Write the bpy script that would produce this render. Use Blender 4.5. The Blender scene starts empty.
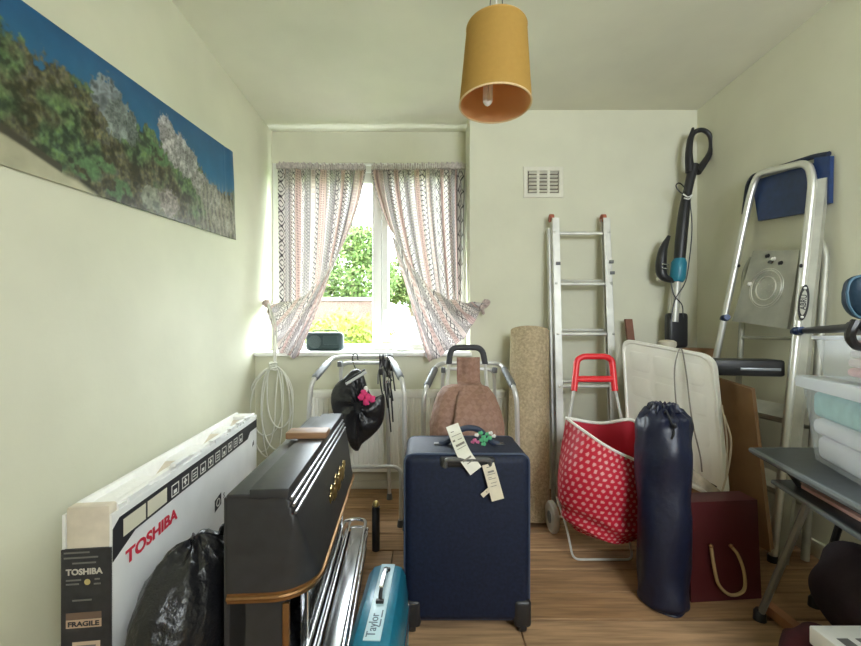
import bpy, bmesh, math, random
import numpy as np
from mathutils import Vector as V, Matrix as MX

# ------------------------------------------------------------------ camera, world, exposure
sc = bpy.context.scene
COL = sc.collection
F, CX, HY, CH = 400.0, 425.0, 333.0, 1.025      # focal length in px, principal point, camera height
cam_d = bpy.data.cameras.new('camera'); cam = bpy.data.objects.new('camera', cam_d); COL.objects.link(cam)
cam_d.sensor_width = 36; cam_d.lens = F / 861 * 36
cam_d.shift_x = (430.5 - CX) / 861; cam_d.shift_y = (HY - 323) / 861
cam_d.clip_start = 0.02; cam_d.clip_end = 200
cam.location = (0, 0, CH); cam.rotation_euler = (math.pi / 2, 0, 0)
sc.camera = cam
w = bpy.data.worlds.new('overcast_sky'); sc.world = w; w.use_nodes = True
WN = w.node_tree.nodes['Background']
WN.inputs[0].default_value = (0.87, 0.935, 1.0, 1); WN.inputs[1].default_value = 1.0
vs = sc.view_settings
vs.view_transform = 'Standard'; vs.look = 'None'; vs.gamma = 1; vs.use_curve_mapping = False
vs.exposure = 4.85
sc.cycles.use_denoising = True
sc.cycles.max_bounces = 14; sc.cycles.diffuse_bounces = 10; sc.cycles.transparent_max_bounces = 16
sc.cycles.sample_clamp_indirect = 8

def portal(name, loc, rot, sx, sy):
    l = bpy.data.lights.new(name, 'AREA'); l.shape = 'RECTANGLE'; l.size = sx; l.size_y = sy
    l.cycles.is_portal = True
    o = bpy.data.objects.new(name, l); COL.objects.link(o); o.location = loc; o.rotation_euler = rot
YF, YW, XL, XR, XS, HC, YB = 2.645, 2.935, -1.123, 1.80, 0.2975, 2.5, -1.1
REAR = (0.6, 1.6, 1.4, 2.2)     # added opening in the unseen rear wall for fill light: x0, x1, z0, z1
portal('window_portal', (-0.41, 3.12, 1.59), (-math.pi / 2, 0, 0), 1.42, 1.4)
portal('rear_fill_portal', ((REAR[0] + REAR[1]) / 2, YB - 0.14, (REAR[2] + REAR[3]) / 2), (math.pi / 2, 0, 0), REAR[1] - REAR[0], REAR[3] - REAR[2])

# ------------------------------------------------------------------ helpers
rnd = random.Random(7)
def P(px, py, Y):
    return V(((px - CX) * Y / F, Y, CH - (py - HY) * Y / F))
def G(px, py):
    return P(px, py, F * CH / (py - HY))
def hsh(ix, iy, s):
    n = np.sin(ix * 127.1 + iy * 311.7 + s * 74.7) * 43758.5453
    return n - np.floor(n)
def vnoise(x, y, s=0):
    x = np.asarray(x, float); y = np.asarray(y, float)
    ix, iy = np.floor(x), np.floor(y); fx, fy = x - ix, y - iy
    fx = fx * fx * (3 - 2 * fx); fy = fy * fy * (3 - 2 * fy)
    a, b, c, d = hsh(ix, iy, s), hsh(ix + 1, iy, s), hsh(ix, iy + 1, s), hsh(ix + 1, iy + 1, s)
    return (a * (1 - fx) + b * fx) * (1 - fy) + (c * (1 - fx) + d * fx) * fy
def fbm(x, y, s=0, o=4):
    t = 0; a = .5; x = np.asarray(x, float); y = np.asarray(y, float)
    for k in range(o):
        t = t + a * vnoise(x, y, s + k); x = x * 2.03; y = y * 2.03; a *= .5
    return t / (1 - .5 ** o)
def sm(a, b, x):
    t = np.clip((x - a) / (b - a), 0, 1); return t * t * (3 - 2 * t)
def lin(r, g, b):
    f = lambda c: (c / 255 / 12.92) if c <= 10 else ((c / 255 + .055) / 1.055) ** 2.4
    return (f(r), f(g), f(b))

def cat(pts, n):
    """n points along a Catmull-Rom curve through pts"""
    pts = [V(p) for p in pts]; out = []
    q = [pts[0] * 2 - pts[1]] + pts + [pts[-1] * 2 - pts[-2]]
    m = len(pts) - 1
    for k in range(n):
        t = k / (n - 1) * m; i = min(int(t), m - 1); t -= i
        a, b, c, d = q[i], q[i + 1], q[i + 2], q[i + 3]
        out.append(.5 * ((2 * b) + (c - a) * t + (2 * a - 5 * b + 4 * c - d) * t * t + (3 * b - a - 3 * c + d) * t ** 3))
    return out
def fillet(pts, r, seg=6, closed=False):
    pts = [V(p) for p in pts]; out = []; n = len(pts)
    for i in range(n):
        if not closed and i in (0, n - 1): out.append(pts[i]); continue
        a, b, c = pts[i - 1], pts[i], pts[(i + 1) % n]
        u, v2 = (a - b), (c - b); d = min(r, u.length * .48, v2.length * .48)
        p, q = b + u.normalized() * d, b + v2.normalized() * d
        for k in range(seg + 1):
            t = k / seg; out.append(p.lerp(b, t).lerp(b.lerp(q, t), t))
    return out

class MB:
    def __init__(s): s.v = []; s.f = []; s.uv = None
    def add(s, vs_, fs_):
        o = len(s.v); s.v += [V(p) for p in vs_]; s.f += [tuple(i + o for i in f) for f in fs_]; return s
    def box(s, lo, hi, bev=0.0, M=None, seg=2):
        bm = bmesh.new(); bmesh.ops.create_cube(bm, size=1)
        lo, hi = V(lo), V(hi)
        for v in bm.verts: v.co = V([lo[i] + (v.co[i] + .5) * (hi[i] - lo[i]) for i in range(3)])
        if bev: bmesh.ops.bevel(bm, geom=bm.edges[:], offset=bev, segments=seg, profile=.5, affect='EDGES')
        bm.verts.index_update()
        s.add([(M @ v.co) if M else v.co.copy() for v in bm.verts], [[v.index for v in f.verts] for f in bm.faces])
        bm.free(); return s
    def hexa(s, a, b):
        """a, b: two quads of 4 points each"""
        return s.add(list(a) + list(b), [(3, 2, 1, 0), (4, 5, 6, 7), (0, 1, 5, 4), (1, 2, 6, 5), (2, 3, 7, 6), (3, 0, 4, 7)])
    def tube(s, pts, r, n=8, closed=False, caps=True, flat=1.0):
        pts = [V(p) for p in pts]; m = len(pts)
        rs = r if isinstance(r, (list, tuple)) else [r] * m
        T = []
        for i in range(m):
            a = pts[i - 1] if (i or closed) else pts[0]; b = pts[(i + 1) % m] if (i < m - 1 or closed) else pts[-1]
            T.append((b - a).normalized())
        u = T[0].orthogonal().normalized(); o = len(s.v); R = []
        for i in range(m):
            u = (u - T[i] * u.dot(T[i])).normalized(); w2 = T[i].cross(u)
            for k in range(n):
                an = 2 * math.pi * k / n
                R.append(pts[i] + (u * math.cos(an) + w2 * math.sin(an) * flat) * rs[i])
        fs = []
        for i in range(m if closed else m - 1):
            j = (i + 1) % m
            for k in range(n):
                fs.append((i * n + k, i * n + (k + 1) % n, j * n + (k + 1) % n, j * n + k))
        if caps and not closed: fs += [tuple(range(n - 1, -1, -1)), tuple((m - 1) * n + k for k in range(n))]
        return s.add(R, fs)
    def rings(s, R, cap0=True, cap1=True):
        m, n = len(R), len(R[0]); fs = []
        for i in range(m - 1):
            for k in range(n):
                fs.append((i * n + k, i * n + (k + 1) % n, (i + 1) * n + (k + 1) % n, (i + 1) * n + k))
        if cap0: fs.append(tuple(range(n - 1, -1, -1)))
        if cap1: fs.append(tuple((m - 1) * n + k for k in range(n)))
        return s.add([p for r in R for p in r], fs)
    def rframe(s, x0, x1, z0, z1, t, y0, y1, b=0.004):
        def lp(i, y): return [V((x0 + i, y, z0 + i)), V((x1 - i, y, z0 + i)), V((x1 - i, y, z1 - i)), V((x0 + i, y, z1 - i))]
        return s.rings([lp(0, y1), lp(0, y0 + b), lp(b, y0), lp(t - b, y0), lp(t, y0 + b), lp(t, y1), lp(0, y1)], False, False)
    def lathe(s, prof, c, n=24, M=None, cap=True):
        c = V(c); R = []
        for r, z in prof:
            R.append([V((r * math.cos(2 * math.pi * k / n), r * math.sin(2 * math.pi * k / n), z)) for k in range(n)])
        R = [[(M @ p if M else p) + c for p in r] for r in R]
        return s.rings(R, cap, cap)
    def grid(s, nu, nv, fn):
        vs_ = [fn(i / (nu - 1), j / (nv - 1)) for j in range(nv) for i in range(nu)]
        fs = [(j * nu + i, j * nu + i + 1, (j + 1) * nu + i + 1, (j + 1) * nu + i) for j in range(nv - 1) for i in range(nu - 1)]
        return s.add(vs_, fs)
    def prism(s, poly, d):
        """poly: list of points, d: extrusion vector"""
        n = len(poly); a = [V(p) for p in poly]; b = [p + V(d) for p in a]
        return s.add(a + b, [tuple(range(n - 1, -1, -1)), tuple(range(n, 2 * n))] + [(i, (i + 1) % n, n + (i + 1) % n, n + i) for i in range(n)])
    def ball(s, c, r, nu=16, nv=10, fn=None):
        c = V(c); r = V(r) if not isinstance(r, (int, float)) else V((r, r, r)); R = []
        for j in range(1, nv):
            th = math.pi * j / nv; R.append([])
            for k in range(nu):
                a = 2 * math.pi * k / nu; d = V((math.sin(th) * math.cos(a), math.sin(th) * math.sin(a), -math.cos(th)))
                q = fn(d) if fn else 1
                R[-1].append(c + V((d.x * r.x, d.y * r.y, d.z * r.z)) * q)
        return s.rings(R)
    def build(s, name, mat, parent=None, smooth=True, col=None, angle=40, thick=0):
        me = bpy.data.meshes.new(name)
        o = bpy.data.objects.new(name, me); COL.objects.link(o)
        vs_ = s.v
        if parent is not None:
            base = WL[parent.name]; o.parent = parent; WL[o.name] = base
        else:
            xs = [p.x for p in vs_]; ys = [p.y for p in vs_]; zs = [p.z for p in vs_]
            base = V(((min(xs) + max(xs)) / 2, (min(ys) + max(ys)) / 2, min(zs))); o.location = base; WL[o.name] = base
        me.from_pydata([tuple(p - base) for p in vs_], [], s.f)
        if col is not None:
            at = me.color_attributes.new('Col', 'FLOAT_COLOR', 'POINT')
            c4 = np.ones((len(vs_), 4), np.float32); c4[:, :3] = np.asarray(col, np.float32)
            at.data.foreach_set('color', c4.ravel())
        bm = bmesh.new(); bm.from_mesh(me); bmesh.ops.recalc_face_normals(bm, faces=bm.faces); bm.to_mesh(me); bm.free()
        if smooth:
            me.shade_smooth(); me.set_sharp_from_angle(angle=math.radians(angle))
        me.materials.append(mat)
        if thick:
            md = o.modifiers.new('thickness', 'SOLIDIFY'); md.thickness = thick; md.offset = 0
        return o
WL = {}
def thing(name, loc, label, cat_, group=None):
    o = bpy.data.objects.new(name, None); COL.objects.link(o); o.location = loc; o.empty_display_size = .05
    WL[o.name] = V(loc); return tag(o, label, cat_, group)
def tag(o, label, cat_, group=None):
    o['label'] = label; o['category'] = cat_
    if group: o['group'] = group
    return o
def struct(o): o['kind'] = 'structure'; return o
def frame(org, right, up):
    r, u = V(right).normalized(), V(up).normalized(); n = r.cross(u).normalized(); u = n.cross(r)
    M = MX((r, u, n)).transposed().to_4x4(); M.translation = V(org); return M
def text(name, s, size, M, mat, parent, bold=.0, width=None, center=False, ext=.0004):
    cu = bpy.data.curves.new(name, 'FONT'); cu.body = s; cu.size = size; cu.extrude = ext; cu.offset = bold * size
    cu.resolution_u = 3
    t = bpy.data.objects.new('tmp_text', cu); COL.objects.link(t)
    bpy.context.view_layer.update()
    me = bpy.data.meshes.new_from_object(t); bpy.data.objects.remove(t); bpy.data.curves.remove(cu)
    vs_ = [v.co.copy() for v in me.vertices]; fs = [tuple(p.vertices) for p in me.polygons]; bpy.data.meshes.remove(me)
    x0, x1 = min(v.x for v in vs_), max(v.x for v in vs_); k = (width / (x1 - x0)) if width else 1
    mb = MB(); mb.add([M @ V(((v.x - (x0 + x1) / 2 if center else v.x - x0) * k, v.y, v.z)) for v in vs_], fs)
    return mb.build(name, mat, parent, smooth=False)

# ------------------------------------------------------------------ materials
def mat(name, c, rough=.6, metal=0.0, var=0.0, scale=20, bump=0.0, bscale=60, spec=.5, sheen=0, coat=0, trans=0, detail=4, stretch=None, c2=None):
    m = bpy.data.materials.new(name); m.use_nodes = True; nt = m.node_tree; b = nt.nodes['Principled BSDF']
    L = nt.links.new
    b.inputs['Base Color'].default_value = (*c, 1); b.inputs['Roughness'].default_value = rough
    b.inputs['Metallic'].default_value = metal; b.inputs['Specular IOR Level'].default_value = spec
    if sheen: b.inputs['Sheen Weight'].default_value = sheen
    if coat: b.inputs['Coat Weight'].default_value = coat; b.inputs['Coat Roughness'].default_value = .1
    if var or bump or c2:
        tc = nt.nodes.new('ShaderNodeTexCoord'); src = tc.outputs['Object']
        if stretch:
            mp = nt.nodes.new('ShaderNodeMapping'); mp.inputs['Scale'].default_value = stretch
            L(src, mp.inputs['Vector']); src = mp.outputs['Vector']
    if var or c2:
        n = nt.nodes.new('ShaderNodeTexNoise'); n.inputs['Scale'].default_value = scale; n.inputs['Detail'].default_value = detail
        L(src, n.inputs['Vector'])
        r = nt.nodes.new('ShaderNodeValToRGB'); r.color_ramp.elements[0].position = .3; r.color_ramp.elements[1].position = .7
        a = tuple(x * (1 - var) for x in c); d = c2 or tuple(min(1, x * (1 + var)) for x in c)
        r.color_ramp.elements[0].color = (*a, 1); r.color_ramp.elements[1].color = (*d, 1)
        L(n.outputs['Fac'], r.inputs['Fac']); L(r.outputs['Color'], b.inputs['Base Color'])
    if bump:
        n2 = nt.nodes.new('ShaderNodeTexNoise'); n2.inputs['Scale'].default_value = bscale; n2.inputs['Detail'].default_value = 5
        L(src, n2.inputs['Vector'])
        bp = nt.nodes.new('ShaderNodeBump'); bp.inputs['Strength'].default_value = bump; bp.inputs['Distance'].default_value = .01
        L(n2.outputs['Fac'], bp.inputs['Height']); L(bp.outputs['Normal'], b.inputs['Normal'])
    if trans:
        t = nt.nodes.new('ShaderNodeBsdfTranslucent'); t.inputs[0].default_value = (*c, 1)
        mx = nt.nodes.new('ShaderNodeMixShader'); mx.inputs[0].default_value = trans
        L(b.outputs[0], mx.inputs[1]); L(t.outputs[0], mx.inputs[2]); L(mx.outputs[0], nt.nodes['Material Output'].inputs[0])
    return m
def colmat(name, rough=.7, trans=0.0, spec=.3, coat=0, bump=0, bscale=80):
    m = mat(name, (1, 1, 1), rough, spec=spec, coat=coat, bump=bump, bscale=bscale); nt = m.node_tree
    a = nt.nodes.new('ShaderNodeVertexColor'); a.layer_name = 'Col'
    b = nt.nodes['Principled BSDF']; nt.links.new(a.outputs['Color'], b.inputs['Base Color'])
    if trans:
        t = nt.nodes.new('ShaderNodeBsdfTranslucent'); nt.links.new(a.outputs['Color'], t.inputs[0])
        mx = nt.nodes.new('ShaderNodeMixShader'); mx.inputs[0].default_value = trans
        nt.links.new(b.outputs[0], mx.inputs[1]); nt.links.new(t.outputs[0], mx.inputs[2])
        nt.links.new(mx.outputs[0], nt.nodes['Material Output'].inputs[0])
    return m
def clear(name, tint, amount, rough=.05, body=(1, 1, 1)):
    """thin see-through sheet: part transparent, the rest a plastic or glass surface"""
    m = mat(name, body, rough); nt = m.node_tree
    t = nt.nodes.new('ShaderNodeBsdfTransparent'); t.inputs[0].default_value = (*tint, 1)
    mx = nt.nodes.new('ShaderNodeMixShader'); mx.inputs[0].default_value = amount
    nt.links.new(nt.nodes['Principled BSDF'].outputs[0], mx.inputs[1]); nt.links.new(t.outputs[0], mx.inputs[2])
    nt.links.new(mx.outputs[0], nt.nodes['Material Output'].inputs[0]); return m
def glassmat():
    m = bpy.data.materials.new('window_glass'); m.use_nodes = True; nt = m.node_tree
    g = nt.nodes.new('ShaderNodeBsdfGlossy'); g.inputs['Roughness'].default_value = .02
    t = nt.nodes.new('ShaderNodeBsdfTransparent'); t.inputs[0].default_value = (.95, .97, .96, 1)
    mx = nt.nodes.new('ShaderNodeMixShader'); mx.inputs[0].default_value = .95
    nt.links.new(g.outputs[0], mx.inputs[1]); nt.links.new(t.outputs[0], mx.inputs[2]); nt.links.new(mx.outputs[0], nt.nodes['Material Output'].inputs[0])
    return m

M_wall = mat('pale_green_wall_paint', (.65, .643, .515), .85, var=.06, scale=2.2, bump=.10, bscale=22, spec=.2)
M_ceil = mat('ceiling_paint', (.72, .71, .60), .9, var=.10, scale=1.3, bump=.15, bscale=9, spec=.2)
M_upvc = mat('white_window_plastic', (.80, .80, .77), .35)
M_skirt = mat('cream_gloss_paint', (.68, .66, .56), .4, var=.05, scale=6)
M_sub = mat('dark_subfloor', (.03, .022, .015), .9)
M_boards = [mat('floorboard_%s' % k, c, .62, var=.3, scale=5, bump=.12, bscale=30, stretch=(1, 14, 6), detail=6, spec=.3)
            for k, c in (('honey', (.37, .22, .115)), ('tan', (.40, .25, .14)), ('brown', (.31, .18, .09)))]
M_glass = glassmat()
M_black = mat('black_plastic', (.018, .018, .02), .4)
M_matblack = mat('matt_black_metal', (.03, .031, .034), .42, var=.15, scale=30)
M_chrome = mat('polished_chrome', (.86, .87, .88), .26, 1)
M_alu = mat('worn_aluminium', (.56, .56, .52), .38, 1, var=.18, scale=14)
M_alup = mat('dull_aluminium', (.66, .66, .62), .5, .5, var=.15, scale=9)
M_brass = mat('brass', (.34, .185, .08), .38, .9, var=.12, scale=30)
M_gold = mat('gilt', (.80, .62, .28), .3, 1)
M_greytube = mat('grey_enamelled_tube', (.62, .62, .60), .3, .35)
M_grip = mat('grey_rubber_grip', (.13, .135, .14), .5)
M_white = mat('white_card', (.80, .80, .79), .65, var=.04, scale=8)
M_red = mat('red_print', (.62, .02, .05), .5)
M_ink = mat('black_print', (.02, .02, .025), .5)
M_paper = mat('paper_white', (.82, .81, .76), .7, var=.04, scale=20)
M_cream = mat('cream_sticker', (.70, .66, .52), .6)
M_foam = mat('polystyrene', (.84, .83, .80), .8, var=.03, scale=40, bump=.25, bscale=90)
M_foamtan = mat('beige_foam_bay_shade', (.64, .57, .47), .8, var=.08, scale=25)  # beige of the end block, and painted shade in the bays
M_card = mat('brown_cardboard', (.30, .17, .085), .8, var=.15, scale=8)
M_wood = mat('pine_wood', (.26, .14, .07), .55, var=.2, scale=6, stretch=(1, 10, 10))
M_darkwood = mat('dark_wood', (.10, .05, .028), .5, var=.25, scale=6, stretch=(1, 1, 8))
M_navy = mat('navy_nylon', (.007, .012, .032), .6, var=.3, scale=90, bump=.10, bscale=500, spec=.3)
M_navyshine = mat('navy_shiny_nylon', (.007, .010, .030), .42, var=.2, scale=20, bump=.25, bscale=28)
M_navyplast = mat('navy_plastic', (.012, .035, .12), .45, var=.2, scale=30)
M_teal = mat('teal_hard_case', (.008, .16, .26), .35, var=.12, scale=60, coat=.2)
M_strip = mat('pale_blue_trim', (.48, .66, .74), .35)
M_redplast = mat('red_plastic', (.70, .02, .03), .35)
M_sackblack = mat('black_polythene', (.012, .012, .014), .3, bump=1.0, bscale=26, spec=.6)
M_carpet = mat('beige_carpet_back', (.47, .38, .25), .95, var=.22, scale=70, bump=.8, bscale=120, spec=.1)
M_shade = mat('mustard_lampshade', (.52, .33, .085), .75, var=.04, scale=60, trans=.35, spec=.2)
M_lining = mat('lampshade_lining', (.78, .42, .20), .7, trans=.25, spec=.2)
M_rope = mat('white_cable', (.74, .74, .68), .5)
M_radcol = mat('radiator_enamel', (.82, .81, .74), .4)
M_radio = mat('dark_green_plastic', (.022, .045, .048), .5, var=.1, scale=50)
M_gift = mat('dark_red_paper', (.075, .008, .011), .5)
M_twine = mat('tan_rope', (.42, .29, .14), .8)
M_tabletop = mat('black_table_laminate', (.035, .042, .05), .38, var=.2, scale=25)
M_clear = clear('clear_storage_plastic', (.97, .98, .985), .72, .25, (.80, .84, .88))
M_lid = clear('frosted_lid_plastic', (.9, .93, .95), .25, .3, (.82, .86, .92))
M_pouch = mat('dark_teal_fabric', (.006, .028, .055), .5, bump=.2, bscale=40)

# ------------------------------------------------------------------ room
floor = struct(MB().box((XL - .1, YB, -.12), (XR + .1, YF + .05, -.022)).build('floor', M_sub, smooth=False))
WL['floor'] = WL[floor.name]
y = 2.343 + .152 * 2; row = 0
while y > YB:
    cuts = sorted(rnd.uniform(XL + .3, XR - .3) for _ in range(rnd.choice((0, 1, 1, 2))))
    if len(cuts) == 2 and cuts[1] - cuts[0] < .5: cuts = cuts[:1]
    xs = [XL] + cuts + [XR]
    for a, b in zip(xs, xs[1:]):
        dz = rnd.uniform(-.0015, .0015)
        MB().box((a + .0015, y - .152 + .003, -.022), (b - .0015, min(y, YF) - .003, dz), .003, seg=1).build('floorboard', rnd.choice(M_boards), floor)
    y -= .152; row += 1

struct(MB().box((XL - .15, YB - .12, -.1), (XL, 3.1, HC)).build('wall_left', M_wall, smooth=False))
struct(MB().box((XR, YB - .12, -.1), (XR + .15, 3.1, HC)).build('wall_right', M_wall, smooth=False))
m = MB().box((XS, YF, -.1), (XR, 3.1, HC)).box((XL, YF, -.1), (XS, 3.1, .872)).box((XL, YW, 2.275), (XS, 3.1, HC))
struct(m.build('wall_far', M_wall, smooth=False))
m = MB().box((XL, YB - .12, -.1), (REAR[0], YB, HC)).box((REAR[1], YB - .12, -.1), (XR, YB, HC)).box((REAR[0], YB - .12, REAR[3]), (REAR[1], YB, HC)).box((REAR[0], YB - .12, -.1), (REAR[1], YB, REAR[2]))
struct(m.build('wall_rear', M_wall, smooth=False))
# ceiling with a slightly uneven plaster skin
m = MB()
def cz(u, v):
    x = XL - .15 + u * (XR - XL + .3); yy = YB - .12 + v * (3.1 - YB + .12)
    return V((x, yy, HC - .010 * float(fbm(x * 2.2, yy * 2.2, 3)) + .005))
m.grid(60, 80, cz); m.box((XL - .15, YB - .12, HC + .012), (XR + .15, 3.1, HC + .12))
struct(m.build('ceiling', M_ceil))
struct(MB().box((XL, YF - .018, 0), (XR, YF, .055), .005).build('baseboard_far', M_skirt))
struct(MB().box((XL, YB, 0), (XL + .018, YF - .02, .075), .005).build('baseboard_left', M_skirt))
struct(MB().box((XR - .018, YB, 0), (XR, YF - .02, .075), .005).build('baseboard_right', M_skirt))

# window
win = struct(thing('window_1', (-.41, YW, .875), 'white plastic casement window in the recess above the radiator', 'window'))
del win['category']
wy0, wy1 = YW + .005, YW + .075
x0, x1, z0, z1 = XL, XS, .872, 2.275
Xp = lambda px: (px - CX) * 2.95 / F
MB().rframe(x0, x1, z0, z1, .072, wy0, wy1, .006).build('window_frame', M_upvc, win)
MB().box((Xp(372.5), wy0 - .004, .95), (Xp(381.5), wy1, z1 - .07), .005).build('mullion', M_upvc, win)
MB().box((x0 + .055, wy0 + .01, 2.13), (Xp(373), wy1, 2.205), .004).build('top_rail', M_upvc, win)
a, b, c, d = Xp(382), x1 - .055, .958, 2.20
s_ = MB().rframe(a, b, c, d, .049, wy0 - .012, wy1 - .02, .006)
sash = s_.build('sash_frame', M_upvc, win)
MB().box((a + .012, wy0 - .026, 1.13), (a + .034, wy0 - .012, 1.2), .004).tube([(a + .023, wy0 - .03, 1.19), (a + .023, wy0 - .036, 1.08)], .007).build('window_handle', M_upvc, sash)
MB().box((a + .04, wy0 + .025, c + .045), (b - .045, wy0 + .03, d - .045)).build('pane', M_glass, win, smooth=False)
MB().box((x0 + .055, wy0 + .03, .95), (Xp(373), wy0 + .035, 2.135)).build('pane', M_glass, win, smooth=False)
MB().box((x0, YF - .028, .872), (x1 + .01, YW + .006, .90), .006).build('window_sill', M_upvc, win)

# ------------------------------------------------------------------ outdoors
M_grass = mat('lawn_grass', (.10, .17, .03), .9, var=.3, scale=3)
struct(MB().box((-30, 3.6, -.6), (30, 60, -.35)).build('ground', M_grass, smooth=False))
M_leaf = colmat('leaf', .6, .3)
M_bark = mat('bark', (.10, .07, .045), .9, var=.3, scale=20)
def foliage(blobs, n, size, c1, c2, seed):
    r = random.Random(seed); m = MB(); cols = []
    for i in range(n):
        c, R = r.choice(blobs); c = V(c)
        d = V((r.gauss(0, 1), r.gauss(0, 1), r.gauss(0, 1))).normalized()
        p = c + V((d.x * R[0], d.y * R[1], d.z * R[2])) * (r.uniform(.55, 1.06))
        a = V((r.gauss(0, 1), r.gauss(0, 1), r.gauss(0, 1))).normalized(); b = a.orthogonal().normalized(); s = size * r.uniform(.6, 1.4)
        m.add([p - a * s, p + b * s * .5, p + a * s, p - b * s * .5], [(0, 1, 2, 3)])
        t = r.random(); q = tuple(c1[k] * (1 - t) + c2[k] * t for k in range(3)); cols += [q] * 4
    return m, cols
def tree(base, blobs, n, size, c1, c2, seed, label):
    t = thing('garden_tree', base, label, 'tree', 'trees beyond the window')
    m, c = foliage(blobs, n, size, c1, c2, seed); f = m.build('foliage', M_leaf, t, smooth=False, col=c); f['kind'] = 'stuff'
    b = V(base); top = V(blobs[0][0])
    MB().tube(cat([b, b.lerp(top, .5) + V((.1, 0, 0)), top], 8), [.16, .15, .14, .13, .11, .09, .07, .05]).build('trunk', M_bark, t)
def bl(px, py, Y, rp): c = P(px, py, Y); q = rp * Y / F; return (tuple(c), (q, q * .8, q))
tree((-2.6, 14, -.35), [bl(352, 275, 14, 34), bl(330, 290, 14, 30), bl(362, 245, 14, 20), bl(372, 280, 14.5, 26), bl(345, 240, 14.5, 18), bl(312, 285, 13.6, 26)], 9000, .085,
     (.035, .075, .012), (.12, .17, .045), 1, 'tall leafy green tree filling the left window pane')
tree((-.2, 17, -.35), [bl(402, 272, 17, 18), bl(412, 290, 17, 20), bl(425, 286, 17, 20), bl(396, 290, 17, 14), bl(440, 295, 17, 22)], 6000, .085,
     (.04, .075, .015), (.14, .17, .05), 2, 'smaller leafy tree showing through the right window pane')
hd = thing('garden_hedge', (-1.9, 9, -.35), 'clipped yellow-green hedge low in the left window pane', 'hedge')
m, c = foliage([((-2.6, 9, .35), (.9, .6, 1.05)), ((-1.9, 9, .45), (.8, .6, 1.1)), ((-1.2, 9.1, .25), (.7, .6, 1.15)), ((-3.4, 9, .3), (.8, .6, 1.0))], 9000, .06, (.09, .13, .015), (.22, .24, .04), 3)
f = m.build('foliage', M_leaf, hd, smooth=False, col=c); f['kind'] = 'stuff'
MB().box((-4.0, 8.7, -.35), (-.7, 9.3, .7), .2).build('hedge_core', mat('hedge_core_leaf', (.10, .15, .02), .9, var=.4, scale=8), hd)  # solid green core inside the loose leaves
shed = thing('garden_shed', (.4, 11, -.35), 'grey flat-roofed garden outbuilding behind the right window pane', 'shed')
MB().box((-.9, 11, -.35), (2.2, 13, 1.15)).build('wall', mat('grey_render', (.42, .41, .40), .8), shed, smooth=False)
MB().prism([(-1.05, 10.8, 1.15), (2.3, 10.8, 1.15), (2.3, 10.8, 1.3), (-1.05, 10.8, 1.2)], (0, 2.4, .35)).build('roof', mat('pale_roof_felt', (.30, .31, .31), .8, var=.08, scale=3), shed, smooth=False)
fe = thing('garden_wall', (-2.2, 11.5, -.35), 'short red-brown garden wall between the hedge and the tree', 'garden wall')
MB().box((-3.4, 11.5, -.35), (-1.25, 11.7, 1.95), .02).build('masonry', mat('red_brown_masonry', (.07, .042, .03), .85, var=.2, scale=6), fe)
MB().box((-3.45, 11.45, 1.95), (-1.2, 11.75, 2.05), .02).build('coping', mat('coping_stone', (.2, .17, .14), .85), fe)

# ------------------------------------------------------------------ curtains and rail
M_cloth = colmat('printed_curtain_cotton', .9, .30, .1)
def print_col(u, v):
    """u across the cloth, v down it, in metres"""
    u = np.asarray(u); v = np.asarray(v); n = u.size
    c = np.empty((n, 3)); base = np.array((.80, .72, .68)); c[:] = base
    u0 = u; bw = .062; u = u + .25 * bw
    band = np.floor(u / bw).astype(int); fu = u / bw - band - .5        # -.5 .. .5
    kind = np.array([0, 4, 1, 2, 5, 3, 1, 0, 2, 4, 3, 1, 5, 2, 0, 1, 3, 2, 4, 1, 0, 5])[band % 22]
    pink = np.array((.66, .47, .43)); grey = np.array((.30, .27, .28)); ink = np.array((.085, .07, .085))
    c[kind == 1] = pink; c[kind == 2] = (.58, .52, .50); c[kind == 4] = (.72, .60, .56)
    def chain(per, wd, th, sel, inner=True):
        fv = np.abs((v / per) % 1 - .5) * 2; r = np.abs(fu) * 2 / wd + fv
        ln = np.abs(r - 1) < th
        if inner: ln |= np.abs(r - .45) < th * .7
        c[sel & ln] = ink
    chain(.088, .95, .17, kind == 0)
    chain(.040, .9, .22, kind == 3, False)
    z = np.abs((v / .026) % 1 - .5) * 2
    c[(kind == 2) & (np.abs(((fu * 2.5) % 1) - z) < .28)] = grey
    c[(kind == 5) & (np.abs(((fu * 1.5) % 1) - z) < .22)] = (.22, .17, .18)
    dots = (np.hypot((fu * 3) % 1 - .5, (v / .019) % 1 - .5) < .30)
    c[(kind == 1) & dots & (np.abs(fu) < .42)] = (.28, .21, .21)
    c[(kind == 4) & (((v / .012) % 1) < .35) & (np.abs(fu) < .3)] = (.45, .33, .32)
    c[(np.abs(np.abs(fu) - .47) < .05) & (kind != 1)] = grey
    sel = u0 < .15; c[sel] = (.84, .79, .76); fu = u0 / .15 - .5
    chain(.105, .80, .13, sel); c[sel & (np.abs(np.abs(fu) - .46) < .03)] = grey
    return c * .78
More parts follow.
